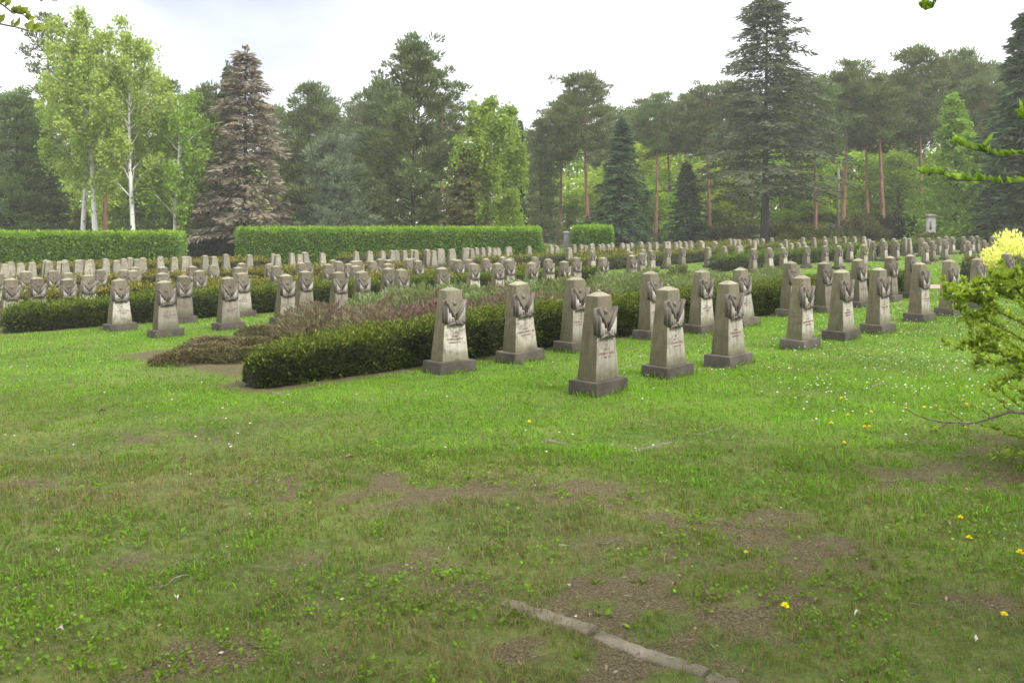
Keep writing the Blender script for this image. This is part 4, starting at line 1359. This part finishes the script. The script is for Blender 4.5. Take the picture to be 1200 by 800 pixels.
def T_broad(H=8., rb=2.4, base=.15, leaf=.20, nc=70, per=85, cone=0.0, stemr=.014):
    g, t = Geo(), Geo()
    ax = trunk(t, H * .9, H * stemr, .12, .15)
    if cone:      # loose leaves filling the cone between the clumps
        m = 9000
        f = 1 - R.random(m) ** .45
        rr = rb * ((1 - f) + .03) * np.sqrt(R.random(m)) * (.85 + .35 * R.random(m)); a = R.random(m) * 2 * PI
        P = np.stack([rr * np.cos(a), rr * np.sin(a), H * (base + (1.0 - base) * f) - .12 * rr], -1)
        Lf = leaf * (.5 + .7 * R.random(m))
        g.leaves(P, R.normal(size=(m, 3)) + [0, 0, -.3], Lf, Lf * .7, np.clip(.5 + R.normal(size=m) * .2, 0, 1))
    for c in range(nc):
        f = (c + R.random()) / nc
        z = H * (base + (.96 - base) * f)
        prof = (1 - f) ** 1.0 + .02 if cone else math.sin((.12 + .83 * f) * PI) ** .65
        rr = rb * prof * math.sqrt(R.random()) * 1.05
        a = R.random() * 6.28
        c0 = ax(min(z, H * .88)) + np.array([math.cos(a) * rr, math.sin(a) * rr, 0]); c0[2] = z
        p = ax(max(.1, z - rr * .55 - .2))
        t.tube(limb(p, c0, .06, 4), np.linspace(.035, .008, 4), 4, cap=False)
        cr = (.35 + .32 * R.random()) * (H / 8) ** .5 * (1 if not cone else (.32 + .75 * (1 - f)))
        v = unit(R.normal(size=(per, 3)))
        P = c0 + v * (R.random(per) ** .45)[:, None] * np.array([cr * 1.2, cr * 1.2, cr * .7])
        A = v * .7 + np.array([0, 0, -.15]) + R.normal(size=(per, 3)) * .6
        Lf = leaf * (.6 + .7 * R.random(per))
        tone = np.clip(.25 + .45 * R.random() + R.normal(size=per) * .15, 0, 1)
        g.leaves(P, A, Lf, Lf * .7, tone)
    return g, t


PROTO = {}


def proto(key, fn, H, crown, bark):
    g, t = fn()
    c = g.obj('crown', crown); w = t.obj('trunk', bark, smooth=True)
    PROTO[key] = (c, w, H)


proto('spruceA', lambda: T_spruce(12, 2.5, .03), 12, M['spruce'], M['bark_dark'])
proto('spruceB', lambda: T_spruce(12, 2.2, .05, droop=.2, dens=1.0), 12, M['spruce'], M['bark_dark'])
proto('spruceN', lambda: T_spruce(12, 1.1, .05, droop=.45, dens=1.2), 12, M['spruce'], M['bark_dark'])
proto('brown', lambda: T_spruce(14, 3.0, .13, leaf=.36, droop=.12, shape=.68, dens=.95, spread=.27, wid=.24, gap=.08), 14, M['brown'], M['bark_dark'])
proto('fir', lambda: T_spruce(18, 4.4, .22, leaf=.34, droop=.16, shape=.6, dens=1.25, gap=.18, spread=.28, wid=.25), 18, M['fir'], M['bark_dark'])
proto('olive', lambda: T_spruce(8, 2.6, .03, leaf=.30, droop=.1, shape=.7, dens=1.1, spread=.26), 8, M['olive'], M['bark_dark'])
proto('pineA', lambda: T_pine(14, 2.6, .56), 14, M['pine'], M['bark_pine'])
proto('pineB', lambda: T_pine(15, 2.3, .62, nb=38), 15, M['pine'], M['bark_pine'])
proto('pineC', lambda: T_pine(14, 3.0, .52, nb=50), 14, M['pine'], M['bark_pine'])
proto('pineS', lambda: T_pine(17, 1.9, .45, nb=34, dens=.8), 17, M['pine'], M['bark'])
proto('bushA', lambda: T_pine(11, 3.0, .04, nb=80, upward=.35, dens=1.0), 11, M['pine'], M['bark_dark'])
proto('bushB', lambda: T_pine(11, 2.6, .06, nb=70, upward=.2, dens=1.0), 11, M['pine'], M['bark_dark'])
proto('bigpine', lambda: T_pine(15, 4.2, .05, nb=92, leaf=.34, dens=1.1, upward=.95), 15, M['pine'], M['bark_dark'])
proto('greypine', lambda: T_pine(8, 2.9, .03, nb=66, leaf=.28, dens=1.05, upward=.3), 8, M['pine_grey'], M['bark_dark'])
proto('birchA', lambda: T_birch(14.5, 3.2, .34, ns=580, leaf=.18, lean=.5), 14.5, M['birch'], M['bark_birch'])
proto('birchB', lambda: T_birch(15, 3.0, .34, ns=560, leaf=.18, lean=-.6), 15, M['birch'], M['bark_birch'])
proto('birchY', lambda: T_birch(10.5, 2.3, .25, ns=420, leaf=.18, lean=.3), 10.5, M['lime'], M['bark_birch'])
proto('weep', lambda: T_birch(10.5, 2.2, .05, ns=560, leaf=.19, hang=2.0, dens=1.5), 10.5, M['lime'], M['bark_birch'])
proto('under1', lambda: T_broad(7, 2.3, .12), 7, M['under'], M['bark'])
proto('under2', lambda: T_broad(8, 2.0, .1, nc=76), 8, M['under'], M['bark'])
proto('cone', lambda: T_broad(10.5, 3.1, .03, leaf=.19, nc=200, per=60, cone=1), 10.5, M['lime'], M['bark'])

MINX = {}


def tree(kind, x, ytop, Y, wmul, name, label, cat='tree', group=None, rz=None):
    if x > 620: Y = Y + 7
    c, w, H = PROTO[kind]
    a = at(x, ytop, Y); zb = float(zt(a[0], Y))
    h = a[2] - zb
    s = h / H
    r = empty(name, (a[0], Y, zb - .05), R.random() * 6.28 if rz is None else rz, (s * wmul, s * wmul, s))
    for q in (w, c):
        k = q.copy(); COL.objects.link(k); k.parent = r
    return tag(r, label, cat, group)


WG = 'trees of the wood behind the cemetery'
HERO = [
    ('birchA', 96, 42, 58, 1.0, 'birch_tree', 'leaning white-trunked birch with fresh leaves, leftmost of the three birches', 0.4),
    ('birchB', 112, 14, 57, 1.0, 'birch_tree', 'tallest white-trunked birch, middle of the three birches', 1.2),
    ('birchA', 157, 36, 56, .95, 'birch_tree', 'straight white-trunked birch, rightmost of the three birches', 3.4),
    ('pineS', 62, 10, 70, .9, 'pine_tree', 'tall thin dark pine rising behind the birch crowns at the left', None),
    ('pineA', 122, 80, 63, .9, 'pine_tree', 'pine with a bare orange trunk between the birches', None),
    ('bushA', 12, 105, 60, .95, 'pine_tree', 'dark bushy pine at the left edge above the hedge', None),
    ('bushB', 52, 128, 66, .9, 'pine_tree', 'dark bushy pine behind the leftmost birch', None),
    ('birchY', 205, 105, 57, 1.0, 'birch_tree', 'young yellow-green birch left of the brown spruce', None),
    ('bushA', 234, 100, 64, .85, 'pine_tree', 'dark bushy pine between the young birch and the brown spruce', None),
    ('bushB', 186, 88, 70, .85, 'pine_tree', 'dark pine standing back behind the rightmost birch', None),
    ('spruceA', 266, 74, 64, .75, 'spruce_tree', 'dark spruce top showing just left behind the brown spruce', None),
    ('brown', 289, 56, 58, 1.3, 'spruce_tree', 'brown dying spruce in the gap between the tall hedges', None),
    ('bushB', 368, 92, 67, .85, 'pine_tree', 'dark pine just right of the brown spruce', None),
    ('bushA', 345, 130, 70, .7, 'pine_tree', 'dark pine low behind the right flank of the brown spruce', None),
    ('greypine', 398, 160, 58, .9, 'pine_tree', 'broad grey-green pine right of the brown spruce', None),
    ('bigpine', 482, 58, 62, .95, 'pine_tree', 'largest dark pine with upswept branches above the middle hedge', .7),
    ('bushA', 436, 98, 68, .8, 'pine_tree', 'dark pine with a pointed top left of the largest pine', None),
    ('olive', 545, 170, 57.5, .95, 'conifer_tree', 'olive conifer between the largest pine and the weeping birch', None),
    ('weep', 577, 112, 59, 1.05, 'birch_tree', 'bright green weeping birch above the right end of the long hedge', None),
    ('spruceN', 608, 142, 64, .9, 'spruce_tree', 'narrow dark spruce right of the weeping birch', None),
    ('pineC', 690, 84, 65, .95, 'pine_tree', 'large pine with a thick orange trunk above the small clipped hedge', .3),
    ('pineA', 655, 118, 69, .95, 'pine_tree', 'pine left of the thick orange trunk', None),
    ('bushB', 636, 135, 66, .75, 'pine_tree', 'dark leafy pine right of the narrow spruce', None),
    ('spruceA', 728, 138, 61, 1.45, 'spruce_tree', 'dark green conical spruce right of the small clipped hedge', None),
    ('spruceB', 805, 190, 61, 1.7, 'spruce_tree', 'small blue-green spruce left of the tall fir', None),
    ('pineB', 768, 108, 72, .95, 'pine_tree', 'slender orange-trunked pine behind the dark conical spruce', None),
    ('pineB', 787, 118, 75, .95, 'pine_tree', 'slender orange-trunked pine, second right of the dark conical spruce', None),
    ('pineA', 832, 98, 72, .95, 'pine_tree', 'pine just left of the tall fir', None),
    ('fir', 897, -8, 60, 1.32, 'fir_tree', 'tallest fir with a sparse spreading crown right of the middle', 2.0),
    ('pineC', 955, 92, 66, .9, 'pine_tree', 'pine with a grey trunk right of the tall fir', None),
    ('pineB', 987, 68, 70, 1.0, 'pine_tree', 'tall pine behind the wooden pole', None),
    ('pineA', 1018, 92, 72, .9, 'pine_tree', 'pine second right of the wooden pole', None),
    ('pineB', 1036, 86, 66, 1.0, 'pine_tree', 'pine with a clear orange trunk above the dark bushes', None),
    ('pineC', 1082, 52, 70, .85, 'pine_tree', 'tall dark pine left of the pale green conical tree', None),
    ('pineA', 1126, 58, 74, .95, 'pine_tree', 'tall pine rising behind the pale green conical tree', None),
    ('pineC', 1150, 88, 70, .8, 'pine_tree', 'dark pine between the conical tree and the right-hand spruce', None),
    ('cone', 1121, 104, 60, 1.15, 'hornbeam_tree', 'pale green conical tree at the right above the dark bushes', None),
    ('spruceA', 1206, 8, 52, 1.35, 'spruce_tree', 'large dark spruce cut by the right edge', None),
    ('bushA', 1182, 130, 58, .9, 'pine_tree', 'dark conifer just left of the large right-hand spruce', None),
]
for kd, x_, yt_, Y_, wm, nm, lb, rz in HERO:
    tree(kd, x_, yt_, Y_, wm, nm, lb, 'tree', WG, rz)
UNDER = [(640, 205, 72, 'left of the thick orange trunk'), (712, 195, 70, 'between the thick orange trunk and conical spruce'), (755, 168, 73, 'right of the conical dark spruce'), (772, 205, 67, 'between the dark spruce and the small blue-green spruce'),
         (838, 190, 70, 'right of the small blue-green spruce'), (925, 172, 69, 'just right of the tall fir trunk'), (950, 200, 66, 'below the grey-trunked pine'), (1005, 182, 72, 'behind the wooden pole'),
         (1048, 178, 70, 'left of the pale green conical tree'), (1160, 185, 70, 'right of the pale green conical tree'), (866, 215, 68, 'just left of the tall fir trunk'), (135, 205, 64, 'behind the birch trunks at the left'),
         (75, 225, 66, 'behind the leftmost birch trunk'), (690, 222, 74, 'behind the thick orange trunk'), (985, 215, 67, 'right beside the wooden pole'), (345, 215, 72, 'low behind the brown spruce')]
for i_, (x_, yt_, Y_, lb) in enumerate(UNDER):
    tree('under1' if i_ % 2 else 'under2', x_, yt_ - 4, Y_ + 8, 1.6, 'young_tree', 'young light green broad-leaved tree ' + lb, 'tree', 'light green undergrowth trees of the wood')
BACK = [(-20, 110), (30, 112), (85, 120), (150, 112), (215, 118), (255, 125), (325, 125), (390, 112), (420, 120), (455, 100), (515, 112), (560, 190), (625, 152), (665, 110), (712, 122), (745, 132),
        (755, 112), (802, 108), (820, 118), (850, 92), (872, 105), (915, 98), (938, 88), (968, 100), (1000, 86), (1028, 98), (1052, 82), (1062, 92), (1100, 78), (1140, 70), (1165, 72), (1215, 80), (1240, 60)]
names_ = ['far left edge', 'left-edge pine', 'leftmost birch', 'rightmost birch', 'young yellow-green birch', 'dark spruce top', 'brown spruce', 'grey-green pine', 'pointed-top pine', 'largest pine, left', 'largest pine, right', 'weeping birch',
          'narrow spruce', 'thick orange trunk, left', 'thick orange trunk, right', 'conical dark spruce, left', 'conical dark spruce, right', 'small blue-green spruce, left', 'small blue-green spruce, right', 'fir, at the gap left of it',
          'fir, close left', 'fir, close right', 'fir, at the gap right of it', 'grey-trunked pine', 'wooden pole', 'wooden pole, farther right', 'clear orange trunk, left', 'clear orange trunk, right', 'conical pale tree, left', 'conical pale tree, right',
          'right-hand spruce, left', 'right-hand spruce', 'right edge']
for i_, ((x_, yt_), nm) in enumerate(zip(BACK, names_)):
    tree(['pineA', 'pineB', 'pineC', 'bushB'][i_ % 4], x_, yt_ + R.normal() * 3, 84 + 10 * R.random(), .95, 'pine_tree', 'dark pine standing back in the wood behind the ' + nm, 'tree', WG)
for c, w, H in PROTO.values():
    bpy.data.objects.remove(c); bpy.data.objects.remove(w)

# far wood that reads as one mass behind the trees
g = Geo()
m = 90000
X = (R.random(m) * 2 - 1) * 85; Y = 92 + R.random(m) * 14
hh = 8.5 + 3 * fbm(X * .12, Y * .05, 3)
Z = zt(X, Y) + hh * R.random(m) ** .8
lf = R.random(m)
g.leaves(np.stack([X, Y, Z], -1), R.normal(size=(m, 3)), .55, .34, np.clip(fbm(X * .3, Z * .4, 3) + R.normal(size=m) * .15, 0, 1))
for _ in range(150):
    x_ = (R.random() * 2 - 1) * 85; y_ = 92 + R.random() * 12; z_ = float(zt(x_, y_))
    g.tube([(x_, y_, z_), (x_ + R.normal() * .2, y_, z_ + 10)], [.16, .08], 5, tone=.05)
tag(g.obj('distant_wood', M['under']), 'far wood closing the view behind the pines', 'wood', kind='stuff')

# ------------------------------------------------------------------ leafy bush at the right edge and branches hanging into view
def shoot(g, t, pts, r0, leaf, step, rng_up=.5, wr=.5, tone0=.5, per=2, spread=.8):
    pts = np.asarray(pts, float)
    n = 12
    s = np.linspace(0, 1, len(pts)); q = np.linspace(0, 1, n)
    # smooth curve through the points
    C = np.stack([np.interp(q, s, pts[:, k]) for k in range(3)], -1)
    for _ in range(2): C[1:-1] = (C[:-2] + 2 * C[1:-1] + C[2:]) / 4
    C[1:-1] += R.normal(size=(n - 2, 3)) * .008
    t.tube(C, np.linspace(r0, r0 * .25, n), 6)
    L = np.sum(np.linalg.norm(np.diff(C, axis=0), axis=1))
    m = int(L / step * per)
    f = np.sort(R.random(m)) * .85 + .15
    P = np.stack([np.interp(f, q, C[:, k]) for k in range(3)], -1)
    d = unit(np.gradient(C, axis=0)); Dd = np.stack([np.interp(f, q, d[:, k]) for k in range(3)], -1)
    A = Dd * .6 + unit(R.normal(size=(m, 3))) * spread + np.array([0, 0, rng_up])
    Lf = leaf * (.55 + .75 * R.random(m))
    g.leaves(P, A, Lf, Lf * wr, np.clip(tone0 + R.normal(size=m) * .2, 0, 1), fold=.12)


g, t = Geo(), Geo()
base = np.array([4.27, 5.75, 0.0])
root = empty('leafy_bush', base)
for s_ in range(96):
    a = R.random() * 2 * PI; el = R.random()
    e = np.array([.98 * math.cos(a) * math.sqrt(1 - el * el * .6), .8 * math.sin(a), .12 + 1.02 * el + .1 * R.normal()])
    e[0] *= .75 + .35 * R.random()
    mid = e * [.45, .45, .62] + R.normal(size=3) * .06
    shoot(g, t, [R.normal(size=3) * [.12, .12, 0], mid, e], .007, .042, .014, .5, tone0=.6)
    for k_ in range(3):
        b = mid + (e - mid) * R.random(); e2 = b + (R.normal(size=3) * .2 + unit(e) * .16)
        shoot(g, t, [b, (b + e2) / 2 + [0, 0, .02], e2], .003, .040, .012, .4, tone0=.6)


def rel(x, y, Y): return at(x, y, Y) - base


for pts in ([(1195, 350), (1150, 338), (1108, 342)], [(1195, 380), (1150, 352), (1118, 350)], [(1200, 345), (1165, 328), (1140, 332)], [(1195, 400), (1160, 375), (1132, 366)], [(1200, 440), (1165, 405), (1146, 398)],
            [(1198, 420), (1150, 410), (1128, 402)], [(1200, 350), (1180, 330), (1168, 322)]):
    P = [rel(x_, y_, 5.5 - .1 * i_) for i_, (x_, y_) in enumerate(pts)]
    shoot(g, t, [np.array([0, 0, .02]), P[0] * [.5, .5, .7]] + P, .008, .036, .012, .4, per=2)
    for k_ in range(5):
        i_ = R.random(); b = P[0] + (P[1] - P[0]) * i_ if R.random() < .4 else P[1] + (P[2] - P[1]) * i_
        shoot(g, t, [b, b + R.normal(size=3) * .06, b + R.normal(size=3) * .10 + [-.04, 0, .0]], .003, .034, .010, .3)
# bare lichened twig reaching left over the daisies
P = [rel(x_, y_, 5.4) for x_, y_ in ((1215, 470), (1180, 487), (1130, 499), (1092, 494), (1060, 478))]
shoot(g, t, [np.array([0, 0, .02])] + P, .013, .024, .05, .5)
for pts in ([(1130, 499), (1118, 486), (1102, 480)], [(1165, 492), (1150, 478), (1128, 474)], [(1190, 484), (1170, 468), (1150, 462)], [(1110, 497), (1096, 506), (1084, 502)], [(1210, 520), (1180, 505), (1150, 500)], [(1215, 500), (1190, 470), (1165, 450)]):
    shoot(g, t, ([np.array([0, 0, .02])] if pts[0][0] > 1200 else []) + [rel(x_, y_, 5.4) for x_, y_ in pts], .005, .026, .022, .5)
g.obj('leaves', M['bush'], root); t.obj('branch', M['twig'], root)
tag(root, 'leafy light green bush with thin lichened branches at the right edge', 'bush')


def near_tree(name, base, H, crown_c, crown_r, nleaf, boughs, label, leaf=.07, mat='bush'):
    base = np.asarray(base, float)
    root = empty(name, base)
    g, t = Geo(), Geo()
    t.tube([(0, 0, -.1), (.05, .03, H * .25), (-.03, .06, H * .5), (.0, .0, H * .8)], [.15, .12, .09, .04], 10)
    cc = np.asarray(crown_c, float) - base; cr = np.asarray(crown_r, float)
    for k_ in range(46):
        d = unit(R.normal(size=3)); e = cc + d * cr * (R.random() ** .4)
        p = np.array([0, 0, H * (.35 + .4 * R.random())])
        t.tube(limb(p, e, .1, 5, .04), np.linspace(.03, .008, 5), 5, cap=False)
        m = nleaf // 46
        v = unit(R.normal(size=(m, 3)))
        Pp = e + v * (R.random(m) ** .5)[:, None] * np.array([.85, .85, .5])
        g.leaves(Pp, v + R.normal(size=(m, 3)) * .6 + [0, 0, -.2], leaf * (.7 + .6 * R.random(m)), leaf * .6, np.clip(.3 + .4 * R.random() + R.normal(size=m) * .15, 0, 1))
    for pts, lf, st in boughs:
        P = [np.array(q) - base for q in pts]
        shoot(g, t, P, .008, lf, st * 2.5, 1.0, wr=.6, tone0=.35, spread=.55)
        P = np.array(P)
        for k_ in range(2):
            f = .4 + .6 * R.random(); s = np.linspace(0, 1, len(P))
            b = np.array([np.interp(f, s, P[:, k]) for k in range(3)])
            shoot(g, t, [b, b + [-.04, 0, .02], b + R.normal(size=3) * [.1, .08, .03]], .003, lf, st * 1.6, .9, tone0=.75, spread=.55)
    g.obj('crown', M[mat], root); t.obj('trunk', M['bark'], root, smooth=True)
    return tag(root, label, 'tree')


Yb = 4.4
near_tree('leafy_tree', (4.6, 2.6, 0), 6.5, (4.0, -.6, 5.2), (2.4, 2.0, 1.5), 22000,
          [([(4.6, 2.6, 2.4), at(1260, 200, Yb), at(1190, 216, Yb), at(1135, 214, Yb), at(1078, 203, Yb)], .038, .024),
           ([(4.6, 2.6, 2.5), at(1260, 170, Yb + .1), at(1195, 186, Yb + .1), at(1150, 180, Yb + .1), at(1116, 166, Yb + .1)], .038, .024),
           ([(4.6, 2.6, 2.9), at(1262, 90, Yb), at(1215, 130, Yb), at(1192, 140, Yb)], .038, .03),
           ([(4.6, 2.6, 3.4), at(1160, -60, 4.0), at(1110, -12, 4.0), at(1084, 12, 4.0)], .04, .03)],
          'broad-leaved tree off to the right whose leafy sprays hang across the right side')
near_tree('leafy_tree', (-4.4, 1.4, 0), 6.8, (-3.6, .2, 5.2), (2.9, 2.4, 1.7), 26000,
          [([(-4.3, 1.4, 3.2), at(-60, -40, 3.2), at(0, 5, 3.2), at(34, 24, 3.2)], .038, .06),
           ([(-4.3, 1.4, 3.2), at(-40, -70, 3.2), at(20, -10, 3.2), at(66, 2, 3.2)], .038, .06),
           ([(-4.3, 1.4, 3.1), at(-70, 10, 3.2), at(-5, 30, 3.2), at(50, 36, 3.2)], .038, .07)],
          'broad-leaved tree off to the left, its leaves coloured pale for backlight, in the top left corner', mat='birch')  # paler birch leaf colour stands in for light through the shaded sprays

# ------------------------------------------------------------------ pole, pillars, lantern, fence
a = at(982, 196, 65); zb = float(zt(a[0], 65))
r = empty('wooden_pole', (a[0], 65, zb)); h = a[2] - zb
g = Geo(); g.tube([(0, 0, -.2), (.01, 0, h * .5), (.03, 0, h)], [.11, .10, .09], 10); g.obj('post', M['wood'], r)
g = Geo(); g.tube([(.03, 0, h), (.03, 0, h + .05), (.03, 0, h + .10)], [.10, .095, .04], 10); g.obj('cap', M['metal'], r)
tag(r, 'weathered wooden pole standing before the wood on the right', 'pole')

a = at(974, 261, 65); zb = float(zt(a[0], 65)); r = empty('lantern', (a[0], 65, zb)); h = a[2] - zb
g = Geo(); g.tube([(0, 0, -.1), (0, 0, .2), (0, 0, h * .6), (0, 0, h * .72)], [.09, .06, .045, .06], 8); g.obj('post', M['iron'], r)
g = Geo(); g.frustum(h * .72, .16, .16, h * .9, .26, .26); g.obj('lamp_housing', M['iron'], r)
g = Geo(); g.frustum(h * .9, .30, .30, h * .97, .1, .1); g.tube([(0, 0, h * .96), (0, 0, h)], [.03, .02], 6); g.obj('lamp_roof', M['iron'], r)
tag(r, 'small dark blue-grey iron lantern post beside the wooden pole', 'lantern')

a = at(1091, 251, 61); zb = float(zt(a[0], 61)); r = empty('white_pillar', (a[0], 61, zb)); h = a[2] - zb
g = Geo(); g.frustum(-.1, .5, .42, h - .18, .47, .39); g.obj('shaft', M['white'], r, bevel=.01)
g = Geo(); g.frustum(h - .178, .70, .62, h - .09, .72, .64); g.frustum(h - .088, .64, .54, h, .26, .18); g.obj('roof_slab', M['tile'], r, bevel=.01)
g = Geo(); g.box((-.14, -.222, h - .75), (.08, .012, .3)); g.obj('panel', M['tile'], r)
tag(r, 'white pillar with a grey roof slab among the dark bushes at the right', 'pillar')

a = at(664, 271, 58); zb = float(zt(a[0], 58)); r = empty('grey_pillar', (a[0], 58, zb)); h = a[2] - zb
g = Geo(); g.frustum(-.1, .37, .37, h - .14, .36, .36); g.obj('shaft', M['pillar'], r, bevel=.012)
g = Geo(); g.frustum(h - .138, .45, .45, h - .06, .45, .45); g.frustum(h - .058, .43, .43, h, .2, .2); g.obj('cap', M['pillar'], r, bevel=.01)
tag(r, 'grey square gate pillar left of the small clipped hedge', 'pillar')

r = empty('wire_fence', (2, 69, float(zt(2, 69))))
z0 = -1.25; g = Geo()
for x_ in np.arange(0, 26, 2.4): g.tube([(x_, 0, -.2), (x_, 0, 1.32)], .03, 6)
g.obj('post', M['metal'], r)
g = Geo()
for z_ in (.15, 1.25): g.tube([(0, 0, z_), (26, 0, z_)], .018, 5)
g.obj('rail', M['metal'], r)
g = Geo()
for z_ in np.arange(.25, 1.2, .12): g.tube([(0, .02, z_), (26, .02, z_)], .005, 4, cap=False)
for x_ in np.arange(0, 26, .12): g.tube([(x_, .025, .15), (x_, .025, 1.25)], .005, 4, cap=False)
g.obj('wire_mesh', M['metal'], r)
tag(r, 'grey wire fence along the edge of the wood behind the pillar', 'fence')

# ------------------------------------------------------------------ haze volume added to pale the wood, in place of lens glare
g = Geo(); g.box((0, 150, 10.5), (480, 520, 14.5))
k = N('added_haze')
pv = k.n('VolumePrincipled'); pv.inputs['Color'].default_value = (1, .985, .95, 1); pv.inputs['Density'].default_value = .0006
k.t.links.new(pv.outputs[0], k.out.inputs['Volume'])
tag(g.obj('haze', k.m), 'thin haze added to pale the wood, in place of lens glare', 'haze', kind='stuff')

# ------------------------------------------------------------------ sky, sun, camera
SUN_AZ = rad(125)     # clockwise from +Y (the view direction): behind on the right
SUN_EL = rad(50)
W = bpy.data.worlds.new('World'); SC.world = W; W.use_nodes = True
nt = W.node_tree; nt.nodes.clear()
nn = nt.nodes.new
out = nn('ShaderNodeOutputWorld'); bg = nn('ShaderNodeBackground'); bg.inputs['Strength'].default_value = .1
sky = nn('ShaderNodeTexSky'); sky.sky_type = 'NISHITA'; sky.sun_disc = False; sky.sun_elevation = SUN_EL; sky.sun_rotation = SUN_AZ
tc = nn('ShaderNodeTexCoord')
mp = nn('ShaderNodeMapping'); mp.inputs['Scale'].default_value = (1.0, 1.0, 2.6); mp.inputs['Location'].default_value = (.35, .1, .0)
no = nn('ShaderNodeTexNoise'); no.inputs['Scale'].default_value = 2.3; no.inputs['Detail'].default_value = 5; no.inputs['Roughness'].default_value = .5
rp = nn('ShaderNodeValToRGB')
rp.color_ramp.elements[0].position = .0; rp.color_ramp.elements[0].color = (7.2, 7.25, 7.4, 1)
rp.color_ramp.elements[1].position = .9; rp.color_ramp.elements[1].color = (3.0, 3.2, 3.75, 1)


def cloudbank(x, y, inner, outer):
    """a darker cloud bank standing in one quarter of the sky"""
    d = ray(x, y); d = d / np.linalg.norm(d)
    vd = nn('ShaderNodeVectorMath'); vd.operation = 'DOT_PRODUCT'; vd.inputs[1].default_value = d
    nt.links.new(tc.outputs['Generated'], vd.inputs[0])
    mr = nn('ShaderNodeMapRange'); mr.interpolation_type = 'SMOOTHSTEP'
    mr.inputs['From Min'].default_value = math.cos(rad(outer)); mr.inputs['From Max'].default_value = math.cos(rad(inner))
    nt.links.new(vd.outputs['Value'], mr.inputs['Value'])
    return mr.outputs[0]


def mth(op, a, b):
    m_ = nn('ShaderNodeMath'); m_.operation = op; m_.use_clamp = True
    for i_, q in enumerate((a, b)):
        if isinstance(q, float): m_.inputs[i_].default_value = q
        else: nt.links.new(q, m_.inputs[i_])
    return m_.outputs[0]


bank = mth('ADD', mth('MULTIPLY', cloudbank(310, -5, .5, 12.0), 1.0), mth('MULTIPLY', cloudbank(600, 70, 0.2, 9.0), .5))
bank = mth('ADD', bank, mth('MULTIPLY', cloudbank(180, -160, 2.0, 9.0), .7))
mx = nn('ShaderNodeMix'); mx.data_type = 'RGBA'; mx.inputs[0].default_value = .9
L = nt.links.new
L(tc.outputs['Generated'], mp.inputs[0]); L(mp.outputs[0], no.inputs['Vector']); ctr = nn('ShaderNodeMapRange'); ctr.inputs['From Min'].default_value = .3; ctr.inputs['From Max'].default_value = .62; ctr.inputs['To Min'].default_value = .4; L(no.outputs['Fac'], ctr.inputs['Value'])
L(mth('MULTIPLY', bank, ctr.outputs[0]), rp.inputs['Fac'])
sz = nn('ShaderNodeSeparateXYZ'); L(tc.outputs['Generated'], sz.inputs[0])
zg = nn('ShaderNodeMapRange'); zg.interpolation_type = 'SMOOTHSTEP'      # overcast sky: about twice as bright overhead as low down
zg.inputs['From Min'].default_value = .12; zg.inputs['From Max'].default_value = .85; zg.inputs['To Min'].default_value = 1.0; zg.inputs['To Max'].default_value = 2.6
L(sz.outputs[2], zg.inputs['Value'])
vm = nn('ShaderNodeVectorMath'); vm.operation = 'SCALE'; L(rp.outputs[0], vm.inputs[0]); L(zg.outputs[0], vm.inputs['Scale'])
L(sky.outputs[0], mx.inputs[6]); L(vm.outputs[0], mx.inputs[7]); L(mx.outputs[2], bg.inputs['Color']); L(bg.outputs[0], out.inputs[0])

sd = bpy.data.lights.new('Sun', 'SUN'); sd.energy = 2.4; sd.angle = rad(14); sd.color = (1, .96, .89)
so = bpy.data.objects.new('Sun', sd); COL.objects.link(so)
dirv = np.array([math.sin(SUN_AZ) * math.cos(SUN_EL), math.cos(SUN_AZ) * math.cos(SUN_EL), math.sin(SUN_EL)])
import mathutils
so.rotation_euler = mathutils.Vector(dirv).to_track_quat('Z', 'Y').to_euler()
so.location = (0, 0, 30)

cd = bpy.data.cameras.new('Camera'); cam = bpy.data.objects.new('Camera', cd); COL.objects.link(cam)
cam.location = (0, 0, EYE); cam.rotation_euler = (PI / 2 - PITCH, 0, 0)
cd.shift_y = -142 / 1200; cd.sensor_width = 36; cd.lens = F / 1200 * 36; cd.clip_start = .05; cd.clip_end = 6000
SC.camera = cam
SC.view_settings.view_transform = 'Standard'; SC.view_settings.look = 'None'
SC.view_settings.exposure = 1.2; SC.view_settings.gamma = 1.0
SC.cycles.use_denoising = True; SC.cycles.denoiser = 'OPENIMAGEDENOISE'; SC.cycles.denoising_input_passes = 'RGB_ALBEDO_NORMAL'; SC.cycles.denoising_prefilter = 'NONE'
SC.cycles.max_bounces = 6; SC.cycles.diffuse_bounces = 3; SC.cycles.transmission_bounces = 3; SC.cycles.transparent_max_bounces = 4
